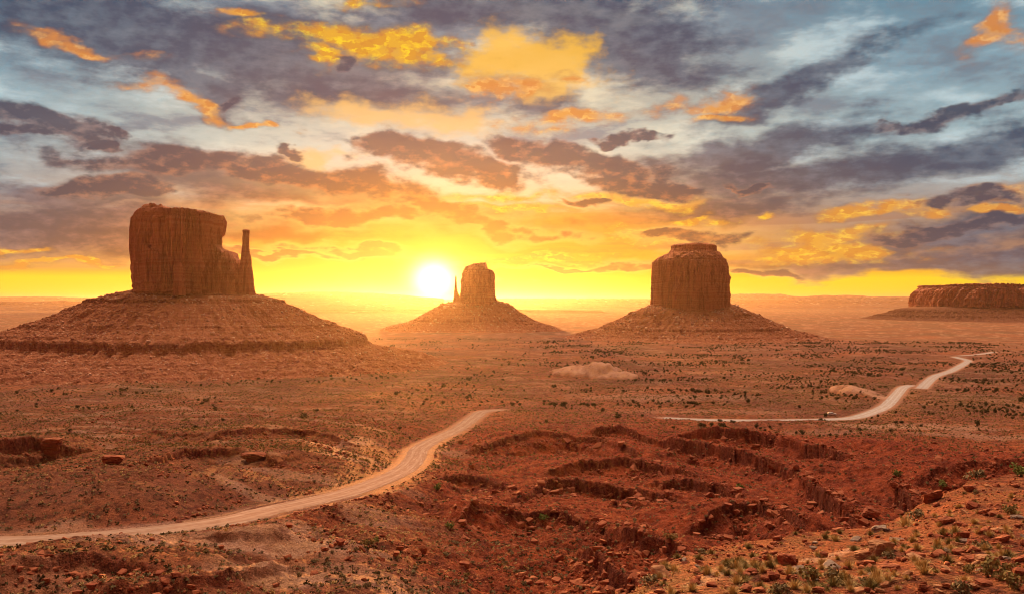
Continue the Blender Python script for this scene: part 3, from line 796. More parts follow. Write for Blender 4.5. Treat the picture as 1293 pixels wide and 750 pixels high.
def cliff(name, parent, mat, d, prof, top, depth, n=3.2, nth=420, nv=90, amp=5.0, seed=0, flute=14.0, loc=(0, 0, 0), wall=1.0):
    """a free-standing cliff. prof: (photo row, left column, right column) at distance d; top: (column, row); depth: half depth in metres"""
    th = np.linspace(0, 2 * math.pi, nth, endpoint=False)
    ox, oy = superell(th, n)
    pr = sorted([(py_z(r, d), px_x(a, d), px_x(b, d)) for r, a, b in prof])
    dq = 0.50 * depth                               # a block off to the side shows its near corner on one flank and its far corner on the other
    pz = [p[0] for p in pr]; pl = [p[1] * (1 + math.copysign(dq, p[1]) / d) + 0.15 * amp for p in pr]; prr = [p[2] * (1 - math.copysign(dq, p[2]) / d) - 0.15 * amp for p in pr]
    tx = [px_x(a, d) for a, _ in top]; tz = [py_z(b, d) for _, b in top]
    zb = pz[0]
    v = np.linspace(0, 1, nv)
    hw0 = (prr[0] - pl[0]) / 2
    V = np.zeros((nth, nv, 3))
    xg = np.interp((pl[len(pl) // 2] + prr[len(pl) // 2]) / 2 + hw0 * ox, tx, tz)        # top height over each column
    for j in range(nv):
        z = zb + v[j] * (xg - zb)
        l = np.interp(z, pz, pl); r = np.interp(z, pz, prr); hw = (r - l) / 2
        dd = depth * (0.35 + 0.65 * hw / hw0)
        V[:, j, 0] = (l + r) / 2 + hw * ox; V[:, j, 1] = d + dd * oy; V[:, j, 2] = z
    # arc length for the flutes
    arc = np.concatenate([[0], np.cumsum(np.hypot(np.diff(V[:, 0, 0]), np.diff(V[:, 0, 1])))])
    X, Y, ZZ = V[..., 0], V[..., 1], V[..., 2]
    nx = np.cos(th)[:, None] * np.abs(ox[:, None]) ** 0.2; ny = np.sin(th)[:, None]
    ln = np.hypot(nx, ny); nx = nx / ln; ny = ny / ln
    S = X * 0.8 + Y * 0.45 * np.sign(1) ; S2 = Y * 0.8 - X * 0.3
    f1 = 1 - np.abs(pn2(S / flute + 0.25 * pn2(S / 30, ZZ / 40, seed + 1), S2 / flute + ZZ / 160, seed)) * 2.4
    f2 = 1 - np.abs(pn2(S / (flute * .36), S2 / (flute * .36) + ZZ / 60, seed + 2)) * 2.2
    f3 = pn2(S / (flute * .13), S2 / (flute * .13) + ZZ / 14, seed + 3)
    f4 = pn2(S / 34, S2 / 34 + ZZ / 70, seed + 9)
    slab, _ = cells(S / (flute * .9) + ZZ * 0.004, S2 / (flute * .9) + ZZ / 42, seed + 4)
    strat = pn2(ZZ / 5.0 + 0.3 * f3, ZZ * 0 + 3.3, seed + 5); strat2 = pn2(ZZ / 1.9, S / 60, seed + 6)
    rel = (ZZ - zb) / (xg.max() - zb)
    hor = 0.25 + 1.2 * sst(rel, 0.80, 0.95) + 0.9 * sst(rel, 0.16, 0.03)
    vert = 1.0 - 0.55 * sst(rel, 0.86, 1.0) - 0.5 * sst(rel, 0.14, 0.0)
    crack = -np.exp(-(np.abs(pn2(S / (flute * .62) + 0.35 * f3, S2 / (flute * .62) + ZZ / 220, seed + 12)) / 0.07) ** 2)
    crack2 = -np.exp(-(np.abs(pn2(S / (flute * .3), S2 / (flute * .3) + ZZ / 130, seed + 14)) / 0.10) ** 2)
    D = amp * (vert * (0.50 * (f1 - 0.55) + 0.22 * (f2 - 0.5) + 0.65 * (slab - 0.5) + 0.40 * crack + 0.35 * crack2) + 0.12 * f3 + 0.14 * f4 + 0.26 * hor * strat + 0.14 * hor * strat2)
    D *= wall
    V[..., 0] += nx * D; V[..., 1] += ny * D
    V[:, -1, 2] += 0.2 * amp * np.sign(pn2(V[:, -1, 0] / 9, V[:, -1, 1] / 9, seed + 7)) * np.abs(pn2(V[:, -1, 0] / 9, V[:, -1, 1] / 9, seed + 7)) ** 0.5 + 0.1 * amp * pn2(V[:, -1, 0] / 2.5, V[:, -1, 1] / 2.5, seed + 13)
    rings = [V]
    c0 = np.array([V[:, -1, 0].mean(), V[:, -1, 1].mean()])
    nr = 14
    R = np.zeros((nth, nr, 3))
    for k in range(nr):
        s = 1 - (k + 1) / (nr + 0.001) * 0.99
        R[:, k, 0] = c0[0] + (V[:, -1, 0] - c0[0]) * s; R[:, k, 1] = c0[1] + (V[:, -1, 1] - c0[1]) * s
        R[:, k, 2] = np.interp(R[:, k, 0], tx, tz) + (1 - s) * 1.0 + 1.6 * fbm(R[:, k, 0] / 9, R[:, k, 1] / 9, seed + 8, 3)
    A = np.concatenate([V, R], axis=1)
    A[..., 0] -= loc[0]; A[..., 1] -= loc[1]; A[..., 2] -= loc[2]
    me = np_mesh(name, A.reshape(-1, 3), quad_grid(nth, nv + nr, True), mat, False)
    return link(bpy.data.objects.new(name, me), parent)


def talus(name, parent, mat, d, xl, xr, depth, ztop, ksl, Hs, n=2.4, nth=900, ns=260, smax=420, seed=0, loc=(0, 0, 0), gul=1.0, ledges=(), rough=1.0, yoff=0.0, debris=0, dsize=1.0, tight=0.0):
    """the debris apron: Hs (run, height) from the cliff foot outward; ksl(theta) stretches the run; ledges: (height, step)"""
    th = np.linspace(0, 2 * math.pi, nth, endpoint=False)
    ox, oy = superell(th, n)
    cx, hw = (xl + xr) / 2, (xr - xl) / 2
    s = np.concatenate([np.linspace(-min(hw, depth) * 0.5, 0, 8)[:-1], smax * np.linspace(0, 1, ns) ** 1.25])
    k = ksl(th)
    X0 = cx + hw * ox; Y0 = d + yoff + depth * oy
    dx, dy = np.cos(th), np.sin(th)
    X = X0[:, None] + dx[:, None] * s[None] / k[:, None]; Y = Y0[:, None] + dy[:, None] * s[None] / k[:, None]
    if tight:                                       # the foot is cut short on the right
        e_ = np.clip(dx, 0, 1)[:, None] ** 1.2 * np.clip(s[None] - 190, 0, 1e9)
        X = X - dx[:, None] * e_ * tight / k[:, None]; Y = Y - dy[:, None] * e_ * tight / k[:, None]
    zt = ztop(th)
    ws = s[None] + (np.clip(s[None] / 40, 0, 1)) * (7 * fbm(X / 70, Y / 70, seed, 3) + 2.2 * fbm(X / 14, Y / 14, seed + 1, 3)) * rough
    h = np.interp(ws, [q[0] for q in Hs], [q[1] for q in Hs])
    h = h * (zt[:, None] - Hs[-1][1]) / (Hs[0][1] - Hs[-1][1]) + Hs[-1][1] * (1 - (zt[:, None] - Hs[-1][1]) / (Hs[0][1] - Hs[-1][1]))
    g = ridged(dx[:, None] * 9 + s[None] * 0.0 + X / 60, dy[:, None] * 9 + Y / 60, seed + 2, 4)
    env = np.clip(s[None] / 60, 0, 1) * np.clip((smax - s[None]) / 120, 0, 1)
    h = h + gul * env * 4.6 * g + gul * env * 1.6 * ridged(X / 17, Y / 17, seed + 6, 3) + rough * np.clip(s[None] / 15, 0, 1) * (1.7 * fbm(X / 9, Y / 9, seed + 3, 4, .6) + 0.35 * fbm(X / 2.7, Y / 2.7, seed + 4, 2))
    rock = np.zeros_like(h)
    for li, (zl, st, cover) in enumerate(ledges):
        zl2 = zl + 0.9 * fbm(X / 60, Y / 60, seed + 10 + li, 2)
        msk = sst(fbm(X / 38, Y / 38, seed + 20 + li, 4) + cover - 0.18, -0.06, 0.10) * (1 - tight * 0.9 * sst(dx[:, None], 0.15, 0.5) * (zl < 40))
        but = st * (0.42 * pn2(X / 6.5, Y / 6.5, seed + 30 + li) + 0.22 * pn2(X / 2.6, Y / 2.6, seed + 31 + li))
        t = h - zl2 + but
        lift = np.where(t > 0, st * np.exp(-np.clip(t, 0, 50) / (st * 2.2)), 0) * sst(t, 0.0, 0.10 * st)
        h = h + msk * lift * 0.8
        rock = np.maximum(rock, msk * sst(t, -0.6 * st, 0.0) * (1 - sst(t, 0.05 * st, 0.9 * st)))
    A = np.stack([X, Y, h], -1)
    A[..., 0] -= loc[0]; A[..., 1] -= loc[1]; A[..., 2] -= loc[2]
    me = np_mesh(name, A.reshape(-1, 3), quad_grid(nth, len(s), True), mat, True, {'rock': rock})
    o = link(bpy.data.objects.new(name, me), parent)
    if debris:                                      # fallen blocks lying on the apron: beyond counting
        r = np.random.RandomState(seed + 77); nv_ = len(s)
        ti = r.randint(0, nth, debris * 3); si = r.randint(10, nv_, debris * 3)
        cl = fbm(X[ti, si] / 30, Y[ti, si] / 30, seed + 40, 3)
        kp = (dy[ti] < 0.25) & (r.rand(len(ti)) < np.clip(0.25 + 1.8 * cl, 0.02, 1)); ti, si = ti[kp][:debris], si[kp][:debris]
        P = A[ti, si]; bv = np.array([(sx * .5, sy * .42, sz * .38) for sx in (-1, 1) for sy in (-1, 1) for sz in (-1, 1)]) ; bf = np.array([[0, 1, 3, 2], [4, 6, 7, 5], [0, 4, 5, 1], [2, 3, 7, 6], [0, 2, 6, 4], [1, 5, 7, 3]])
        n = len(P); sz = (0.7 + r.exponential(0.75, n)) * dsize; rot = r.uniform(0, 6.28, n)
        J = bv[None] * (1 + r.uniform(-.35, .35, (n, 8, 3))) * np.minimum(sz, 5 * dsize)[:, None, None]
        c_, s_ = np.cos(rot)[:, None], np.sin(rot)[:, None]
        Q = np.stack([J[..., 0] * c_ - J[..., 1] * s_, J[..., 0] * s_ + J[..., 1] * c_, J[..., 2] + J[..., 0] * 0.3], -1) + P[:, None]
        me2 = np_mesh("debris", Q.reshape(-1, 3), (bf[None] + 8 * np.arange(n)[:, None, None]).reshape(-1, 4), M_DEBRIS)
        tag(link(bpy.data.objects.new("debris", me2), parent), kind='stuff')
    return o


def empty(name, loc):
    o = bpy.data.objects.new(name, None); COL.objects.link(o); o.location = loc; o.empty_display_size = 1
    return o


M_ROCK = rock_material("red_sandstone_cliff", (0.54, 0.185, 0.105), (0.22, 0.065, 0.04), (0.64, 0.28, 0.17), varnish=0.5)
M_ROCK2 = rock_material("red_sandstone_cliff_far", (0.56, 0.19, 0.107), (0.22, 0.065, 0.04), (0.65, 0.285, 0.17), sc=0.6, varnish=0.5)
M_DEBRIS, _N, _b, _P = new_mat("pale_fallen_rock")
_N.put(_b.inputs['Base Color'], _N.mix(_N.n.new('ShaderNodeNewGeometry').outputs['Random Per Island'], (0.30, 0.12, 0.07), (0.62, 0.38, 0.26)))
M_TAL = talus_material("red_shale_debris"); M_TAL2 = talus_material("red_shale_debris_far", 0.6)
bpy.context.view_layer.update()


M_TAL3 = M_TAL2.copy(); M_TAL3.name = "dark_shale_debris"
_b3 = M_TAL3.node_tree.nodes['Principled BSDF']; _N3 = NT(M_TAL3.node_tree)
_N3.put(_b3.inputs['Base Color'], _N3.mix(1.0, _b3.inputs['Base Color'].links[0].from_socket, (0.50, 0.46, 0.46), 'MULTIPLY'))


def side_mix(th, front, left, right, back=None):
    """per-direction value; theta 0 is right, pi is left, -pi/2 faces the viewer"""
    back = front if back is None else back
    c, s = np.cos(th), np.sin(th)
    wr, wl, wf, wb = np.clip(c, 0, 1) ** 2, np.clip(-c, 0, 1) ** 2, np.clip(-s, 0, 1) ** 2, np.clip(s, 0, 1) ** 2
    return wr * right + wl * left + wf * front + wb * back


# --- the big mitten butte on the left, with its thumb
D1 = 1260.0
L1 = (px_x(243, D1), D1, 0.0)
b1 = empty("sandstone_butte", L1)
tag(b1, "massive red butte with a flat-topped block and a thin thumb spire beside it", "butte")
cliff("cliff_block", b1, M_ROCK, D1, [(372, 165, 288), (352, 164, 287), (330, 164, 285), (310, 163, 284), (298, 163.5, 284), (290, 164, 285), (280, 165, 286), (272, 167, 285), (266, 171, 281), (261, 178, 272)],
      [(160, 268), (176, 266), (183, 262), (196, 261), (214, 263), (219, 267), (245, 267), (262, 269), (272, 271), (290, 274)], 48, n=3.0, amp=9.5, seed=11, flute=19, loc=L1, nth=720, nv=150)
cliff("cliff_shoulder", b1, M_ROCK, D1 + 6, [(374, 262, 315), (350, 264, 311), (335, 266, 308), (326, 268, 303), (320, 269, 296), (312, 270, 290)],
      [(255, 306), (283, 316), (286, 321), (290, 318), (294, 319), (297, 327), (304, 331), (316, 338)], 34, n=4.0, amp=4.5, seed=23, flute=11, loc=L1, nth=360, nv=90)
cliff("thumb_spire", b1, M_ROCK, D1 - 4, [(376, 293, 325), (362, 297, 323), (345, 300.5, 321), (332, 302.5, 319), (326, 303.3, 317.8), (318, 304, 317), (300, 305.2, 316.2), (294, 305, 316.6), (288, 305.5, 316.2)],
      [(300, 291), (306, 291), (309, 290.5), (316, 291), (320, 292)], 13, n=2.6, amp=2.2, seed=31, flute=6, loc=L1, nth=200, nv=120)
cliff("rock_pillar", b1, M_ROCK, D1 - 58, [(373, 217, 235), (360, 218, 234), (345, 219, 233), (338, 220, 232), (333, 223, 230)], [(215, 335), (221, 332), (226, 331), (231, 334), (236, 337)], 10, n=2.4, amp=2.5, seed=37, flute=7, loc=L1, nth=120, nv=50)
zt1 = lambda th: side_mix(th, py_z(370, D1 - 50), py_z(362, D1), py_z(371, D1), py_z(362, D1))
talus("talus_slope", b1, M_TAL, D1, px_x(172, D1), px_x(320, D1), 44, zt1, lambda th: side_mix(th, 1.04, 1.02, 1.16),
      [(-60, 112), (0, 108), (30, 97), (60, 84), (100, 66), (140, 51), (165, 42), (178, 39), (182, 28), (205, 22), (235, 17), (262, 13), (300, 9), (340, 3), (380, -4), (440, -14)],
      n=2.6, smax=440, seed=41, loc=L1, gul=2.0,
      ledges=[(101, 2.2, .25), (93, 3.6, .35), (78, 1.6, -.05), (60, 2.6, .2), (46, 2.4, .1), (38.0, 5.2, .46), (20.5, 1.7, .3), (17.5, 1.5, .4), (14.5, 1.4, .4), (11.5, 1.3, .4), (8.5, 1.2, .3)], nth=1500, ns=340, debris=9000, dsize=.9, tight=0.25)

# --- the far mitten beside the sun
D2 = 3050.0
L2 = (px_x(602, D2), D2, 0.0)
b2 = empty("sandstone_butte", L2)
tag(b2, "small dark butte with a needle at its left, standing against the sun", "butte")
cliff("cliff_block", b2, M_ROCK2, D2, [(388, 579, 629), (378, 580, 627), (368, 581, 625.5), (356, 581.5, 625), (345, 583, 624), (341, 586, 623), (337, 589, 618), (332, 592, 615)],
      [(575, 344), (584, 341), (589, 337), (594, 335.5), (600, 333.5), (614, 332.5), (615, 340), (618, 341), (623, 342), (630, 345)], 68, n=3, amp=12, seed=51, flute=26, loc=L2, nth=360, nv=80)
cliff("needle_spire", b2, M_ROCK2, D2 - 10, [(388, 571, 585), (378, 572, 583), (372, 573, 580), (364, 573.4, 577.6), (356, 574, 577), (349, 574.6, 576.6)], [(570, 349), (575.5, 348.6), (580, 350)], 12, n=2, amp=3, seed=53, flute=12, loc=L2, nth=90, nv=60)
zt2 = lambda th: side_mix(th, py_z(384, D2 - 60), py_z(378, D2), py_z(377, D2))
talus("talus_slope", b2, M_TAL2, D2, px_x(574, D2), px_x(627, D2), 62, zt2, lambda th: side_mix(th, 1.6, 1.4, 1.6),
      [(-60, 112), (0, 105), (60, 84), (110, 63), (160, 42), (190, 31), (196, 26), (260, 12), (330, 3), (420, -12)], n=2.4, smax=420, seed=55, loc=L2, gul=2.6, rough=1.5,
      ledges=[(80, 3, .0), (58, 3, .1), (34, 4, .1)], nth=700, ns=200, debris=1500, dsize=2)

# --- the round butte right of the middle
D3 = 2350.0
L3 = (px_x(872, D3), D3, 0.0)
b3 = empty("sandstone_butte", L3)
tag(b3, "broad round butte with a small cap of rock on its sloping shoulders", "butte")
cliff("cliff_block", b3, M_ROCK2, D3, [(394, 818, 927), (384, 819, 926), (370, 820, 925.5), (350, 820.5, 924.5), (338, 821, 922.5), (331, 821.5, 920), (328, 828, 919), (324, 833, 914), (320, 840, 908)],
      [(815, 330), (828, 329), (833, 325), (845, 320), (905, 319), (912, 323), (919, 327), (930, 331)], 108, n=2.5, amp=11.5, seed=61, flute=17, loc=L3, nth=700, nv=130)
cliff("cap_rock", b3, M_ROCK2, D3, [(324, 838, 912), (318, 843, 908), (314.5, 846, 907), (311, 845, 907.5), (309.5, 850, 902)], [(840, 311.5), (850, 309.6), (878, 308.6), (895, 309.4), (905, 311.2), (912, 312)], 66, n=2.6, amp=3.5, seed=67, flute=18, loc=L3, nth=360, nv=40)
zt3 = lambda th: side_mix(th, py_z(388, D3 - 100), py_z(382, D3), py_z(381, D3))
talus("talus_slope", b3, M_TAL2, D3, px_x(821, D3), px_x(925, D3), 104, zt3, lambda th: side_mix(th, 1.1, 1.25, 1.22),
      [(-60, 95), (0, 88), (40, 67), (80, 48), (120, 33), (150, 24), (153, 19), (190, 10), (240, 4), (330, -8)], n=2.2, smax=330, seed=71, loc=L3, gul=2.4, rough=1.3,
      ledges=[(62, 4.5, .15), (45, 2.5, .0), (26, 4.0, .35), (17, 2.5, .05), (11, 2.2, .25)], nth=1100, ns=240, debris=4500, dsize=1.6)

# --- the long mesa at the right edge
D4 = 5200.0
L4 = (px_x(1290, D4), D4, 0.0)
b4 = empty("sandstone_mesa", L4)
tag(b4, "long low flat-topped mesa with a few sunlit cliff faces on the plain", "mesa")
cliff("cliff_wall", b4, M_ROCK2, D4, [(391, 1147, 1465), (388, 1150, 1462), (380, 1150.5, 1460), (372, 1152, 1459), (367, 1154, 1458), (362, 1160, 1456)],
      [(1150, 365), (1163, 362.5), (1170, 360.6), (1200, 360.2), (1240, 361.2), (1262, 364), (1330, 365), (1460, 366)], 420, n=4.5, amp=30, seed=81, flute=60, loc=L4, nth=1500, nv=60)
zt4 = lambda th: side_mix(th, py_z(386, D4 - 420), py_z(387, D4), py_z(387, D4))
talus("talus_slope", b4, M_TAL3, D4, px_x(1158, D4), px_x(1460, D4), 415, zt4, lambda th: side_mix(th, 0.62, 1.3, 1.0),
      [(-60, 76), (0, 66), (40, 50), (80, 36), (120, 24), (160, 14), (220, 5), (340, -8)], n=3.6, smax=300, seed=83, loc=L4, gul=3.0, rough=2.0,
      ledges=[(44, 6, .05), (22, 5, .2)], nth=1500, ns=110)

# ------------------------------------------------------------------ low country on the horizon
M_FAR = talus_material("distant_land", 0.02)


def far_ridge(pts, d, thick, seed, back=3000, rough=0.35):
    """a long tableland seen on edge: (column, row) of its rim at distance d"""
    n = 500
    px = np.linspace(pts[0][0], pts[-1][0], n); py = np.interp(px, [p[0] for p in pts], [p[1] for p in pts])
    x = px_x(px, d); zt = py_z(py, d)
    zt = zt + rough * d / FPX * (fbm(px / 26, px * 0, seed, 4) + 0.5 * np.sign(pn2(px / 14, px * 0 + 2, seed + 9)) * 0.4)
    lower = np.maximum((zt + 1.0), 2) / np.maximum(zt.max(), 2)
    rows = [(-thick * 2.2, -2, 0), (-thick, 0, .32), (-thick * 0.28, 0, .62), (-thick * 0.10, 0, .93), (0, 0, 1.0), (back, 0, 0.98), (back + thick * 2, -2, 0)]
    V = np.zeros((n, len(rows), 3))
    for k, (dy, dz, f) in enumerate(rows):
        yy = d + dy * (1 + 0.5 * fbm(px / 18, px * 0 + k, seed + 2, 3))
        V[:, k, 0] = x * (yy / d if dy > 0 else 1); V[:, k, 1] = yy; V[:, k, 2] = zt * f + dz
    me = np_mesh("distant_tableland", V.reshape(-1, 3), quad_grid(n, len(rows))[:, ::-1], M_FAR, True)
    o = link(bpy.data.objects.new("distant_tableland", me)); tag(o, kind='structure')


far_ridge([(-500, 376), (-60, 375.5), (0, 374.6), (60, 374.4), (112, 375.5), (150, 376), (330, 377), (440, 377.5), (600, 378)], 30000, 900, 301)
far_ridge([(-400, 381), (60, 380.5), (72, 380), (78, 378.8), (84, 380), (100, 380.8), (300, 382)], 17000, 500, 302, 1500)
far_ridge([(300, 371), (370, 369), (420, 368), (470, 370), (515, 373), (560, 377)], 17500, 1200, 303, 2000, 0.8)
far_ridge([(600, 377.5), (640, 376.5), (750, 376.8), (900, 377.5), (1000, 377.4), (1060, 379), (1170, 380.2), (1500, 381)], 23000, 800, 304)
far_ridge([(900, 372), (935, 371), (985, 371), (1000, 374), (1010, 374.5), (1040, 372.8), (1080, 372.5), (1100, 374.5), (1400, 374)], 26500, 1300, 305, 2000, 0.7)
far_ridge([(330, 392), (420, 391), (520, 390), (640, 391), (760, 392)], 9500, 260, 306, 900, 0.4)

# ------------------------------------------------------------------ dusty air
bmh = bmesh.new(); bmesh.ops.create_cube(bmh, size=1)
HZ = -3.0; HT = 470.0; HALF = 47000.0
for v in bmh.verts:
    v.co = Vector((v.co.x * 2 * HALF, v.co.y * 2 * HALF, (HZ if v.co.z < 0 else HT)))
mh = bpy.data.meshes.new("haze"); bmh.to_mesh(mh); bmh.free()
hz = link(bpy.data.objects.new("haze", mh)); tag(hz, "thin golden dusty air over the valley", kind='stuff')
m = bpy.data.materials.new("dusty_air"); m.use_nodes = True; t = m.node_tree; t.nodes.clear()
pv = t.nodes.new('ShaderNodeVolumePrincipled'); ou = t.nodes.new('ShaderNodeOutputMaterial')
pv.inputs['Color'].default_value = (0.94, 0.80, 0.60, 1); pv.inputs['Density'].default_value = HAZE_DENS = 0.95e-5
pv.inputs['Anisotropy'].default_value = 0.80
t.links.new(pv.outputs[0], ou.inputs['Volume']); mh.materials.append(m)

# ------------------------------------------------------------------ rocks and plants
RS = np.random.RandomState(7)


def rock_mesh(name, seed, mat, sx=1.0, sy=0.8, sz=0.6, npt=16, detail=0, boxy=0.5):
    """an angular block: hull of scattered points, chipped when large"""
    r = random.Random(seed); bm = bmesh.new()
    for i in range(npt):
        while True:
            p = Vector((r.uniform(-1, 1), r.uniform(-1, 1), r.uniform(-1, 1)))
            if p.length > 0.6 and max(abs(c) for c in p) > 0.55 + 0.4 * boxy * r.random(): break
        m = max(abs(c) for c in p)
        p = p.lerp(p / m, boxy); bm.verts.new((p.x * sx * .5, p.y * sy * .5, p.z * sz * .5))
    res = bmesh.ops.convex_hull(bm, input=bm.verts)
    bmesh.ops.delete(bm, geom=[g for g in res['geom_interior'] if isinstance(g, bmesh.types.BMVert)], context='VERTS')
    if detail:
        bmesh.ops.bevel(bm, geom=list(bm.edges), offset=0.035 * min(sx, sy, sz), segments=1, affect='EDGES')
        bmesh.ops.triangulate(bm, faces=bm.faces)
        for _ in range(detail):
            bmesh.ops.subdivide_edges(bm, edges=[e for e in bm.edges if e.calc_length() > 0.10 * sx], cuts=1, use_grid_fill=False)
            bmesh.ops.triangulate(bm, faces=bm.faces)
        for v in bm.verts:
            n = v.co.normalized()
            k = pn2(np.array([v.co.x * 5 / sx + seed]), np.array([v.co.z * 9 / sz + v.co.y * 4]), seed)[0]
            k2 = pn2(np.array([v.co.z * 22 / sz]), np.array([v.co.x * 1.5 + seed]), seed + 1)[0]
            v.co += n * 0.045 * sx * k + Vector((n.x, n.y, 0)) * 0.05 * sx * k2
    z0 = min(v.co.z for v in bm.verts)
    for v in bm.verts: v.co.z -= z0 * 0.86
    me = bpy.data.meshes.new(name); bm.to_mesh(me); bm.free(); me.materials.append(mat)
    return me


def stone_material(name, a, b_, dark):
    m, N, b, P = new_mat(name)
    info = N.n.new('ShaderNodeObjectInfo').outputs['Random']
    geo = N.n.new('ShaderNodeNewGeometry').outputs['Random Per Island']
    P2 = N.v('ADD', P, N.xyz(N.m('MULTIPLY', info, 30.0), 0.0, N.m('MULTIPLY', geo, 17.0)))
    x, y, z = N.sep(P2)
    n = N.noise(P2, 1.6, 5, 0.65); st = N.noise(N.xyz(N.m('MULTIPLY', x, 0.3), 0.0, N.m('MULTIPLY', z, 5.0)), 1.5, 4, 0.6)
    f = N.m('FRACT', N.m('ADD', N.m('MULTIPLY', info, 7.3), N.m('MULTIPLY', geo, 3.1)))
    c = N.mix(N.mr(N.m('ADD', n, N.m('MULTIPLY', f, 0.3)), 0.45, 0.85), a, b_)
    c = N.mix(N.mr(st, 0.52, 0.66, 0.0, 0.7), c, dark)
    N.put(b.inputs['Base Color'], c)
    bump(N, b, N.m('ADD', n, st), 0.7, 0.15)
    return m


M_STONE_RED = stone_material("red_sandstone", (0.25, 0.065, 0.032), (0.36, 0.12, 0.06), (0.12, 0.028, 0.016))
M_STONE_TAN = stone_material("tan_sandstone", (0.36, 0.15, 0.07), (0.46, 0.235, 0.125), (0.15, 0.055, 0.028))
M_STONE_GREY = stone_material("grey_sandstone", (0.21, 0.14, 0.11), (0.30, 0.22, 0.175), (0.10, 0.06, 0.045))


def leaf_material(name, a, b_):
    m, N, b, P = new_mat(name)
    g = N.n.new('ShaderNodeNewGeometry').outputs['Random Per Island']
    info = N.n.new('ShaderNodeObjectInfo').outputs['Random']
    c = N.mix(N.m('FRACT', N.m('ADD', g, info)), a, b_)
    N.put(b.inputs['Base Color'], c)
    return m


M_JUN = leaf_material("juniper_foliage", (0.045, 0.040, 0.016), (0.105, 0.085, 0.032))
M_SAGE = leaf_material("sage_foliage", (0.15, 0.12, 0.062), (0.30, 0.235, 0.125))
M_DRY = leaf_material("dry_grass", (0.36, 0.23, 0.09), (0.58, 0.42, 0.19))
M_OLIVE = leaf_material("olive_scrub", (0.15, 0.12, 0.045), (0.30, 0.22, 0.08))
M_GREEN = leaf_material("green_scrub", (0.11, 0.15, 0.035), (0.22, 0.26, 0.07))
M_WOOD = leaf_material("grey_wood", (0.14, 0.09, 0.06), (0.2, 0.14, 0.1))


def shrub_arrays(seed, n, w=1.0, h=0.7, leaf=0.09, lumps=5):
    """leaf sprays spread through a few uneven lumps; unit size"""
    r = np.random.RandomState(seed)
    L = np.stack([r.uniform(-.26, .26, lumps) * w, r.uniform(-.26, .26, lumps) * w, r.uniform(.30, .62, lumps) * h], -1)
    R = r.uniform(.18, .33, lumps)
    V = []; F = []
    for i in range(n):
        k = r.randint(lumps); d = r.normal(size=3); d /= np.linalg.norm(d)
        p = L[k] + d * R[k] * np.array([w, w, h * 1.1]) * r.uniform(.55, 1.08)
        p[2] = max(p[2], 0.02)
        a = r.normal(size=3); a /= np.linalg.norm(a); b = np.cross(a, d) ; b /= np.linalg.norm(b) + 1e-6
        s = leaf * r.uniform(.6, 1.5)
        k0 = len(V); V += [p - a * s, p + b * s * .8, p + a * s, p - b * s * .8 + d * s * .4]; F.append([k0, k0 + 1, k0 + 2, k0 + 3])
    return np.array(V), np.array(F)


def tuft_arrays(seed, n, spread=0.5, h=0.6, wid=0.014):
    r = np.random.RandomState(seed); V = []; F = []
    for i in range(n):
        a = r.uniform(0, 2 * math.pi); lean = r.uniform(0.05, 1.0); hh = h * r.uniform(.5, 1.0)
        b0 = np.array([math.cos(a), math.sin(a), 0]) * r.uniform(0, .14)
        d = np.array([math.cos(a) * lean * spread, math.sin(a) * lean * spread, hh * (1.1 - .55 * lean)])
        s = np.array([-math.sin(a), math.cos(a), 0]) * wid
        m = b0 + d * .55 + np.array([0, 0, .08 * h]); k0 = len(V)
        V += [b0 - s, b0 + s, m + s * .8, m - s * .8, b0 + d, b0 + d]; F += [[k0, k0 + 1, k0 + 2, k0 + 3], [k0 + 3, k0 + 2, k0 + 4, k0 + 5]]
    return np.array(V), np.array(F)


def stem_arrays(seed, n, h=0.4, rad=0.02):
    r = np.random.RandomState(seed); V = []; F = []
    for i in range(n):
        a = r.uniform(0, 6.28); top = np.array([math.cos(a) * .22, math.sin(a) * .22, h * r.uniform(.8, 1.2)]); base = np.array([math.cos(a) * .03, math.sin(a) * .03, -.08])
        k0 = len(V)
        for p, q in ((base, rad), (top, rad * .4)):
            for k in range(4): V.append(p + np.array([math.cos(k * 1.5708) * q, math.sin(k * 1.5708) * q, 0]))
        for k in range(4): F.append([k0 + k, k0 + (k + 1) % 4, k0 + 4 + (k + 1) % 4, k0 + 4 + k])
    return np.array(V), np.array(F)


def merged(name, V, F, pos, size, rot, mat, sq=None, label=None):
    """many small copies as one mesh"""
    n = len(pos); c, s = np.cos(rot), np.sin(rot)
    X = V[None, :, 0] * size[:, None]; Y = V[None, :, 1] * size[:, None]; Zz = V[None, :, 2] * size[:, None] * (sq[:, None] if sq is not None else 1)
    A = np.stack([X * c[:, None] - Y * s[:, None] + pos[:, 0, None], X * s[:, None] + Y * c[:, None] + pos[:, 1, None], Zz + pos[:, 2, None]], -1)
    FF = (F[None] + (np.arange(n) * len(V))[:, None, None]).reshape(-1, F.shape[1])
    me = np_mesh(name, A.reshape(-1, 3), FF, mat)
    o = link(bpy.data.objects.new(name, me)); tag(o, label, kind='stuff')
    return o


def tri_arrays(me):
    me.calc_loop_triangles()
    V = np.zeros(len(me.vertices) * 3); me.vertices.foreach_get('co', V)
    F = np.zeros(len(me.loop_triangles) * 3, np.int32); me.loop_triangles.foreach_get('vertices', F)
    return V.reshape(-1, 3), F.reshape(-1, 3)


def scatter(n, r0, r1, a0=-31, a1=31, power=2.0):
    a = np.radians(RS.uniform(a0, a1, n)); u = RS.rand(n)
    r = (r0 ** power + u * (r1 ** power - r0 ** power)) ** (1 / power)
    return r * np.sin(a), r * np.cos(a)


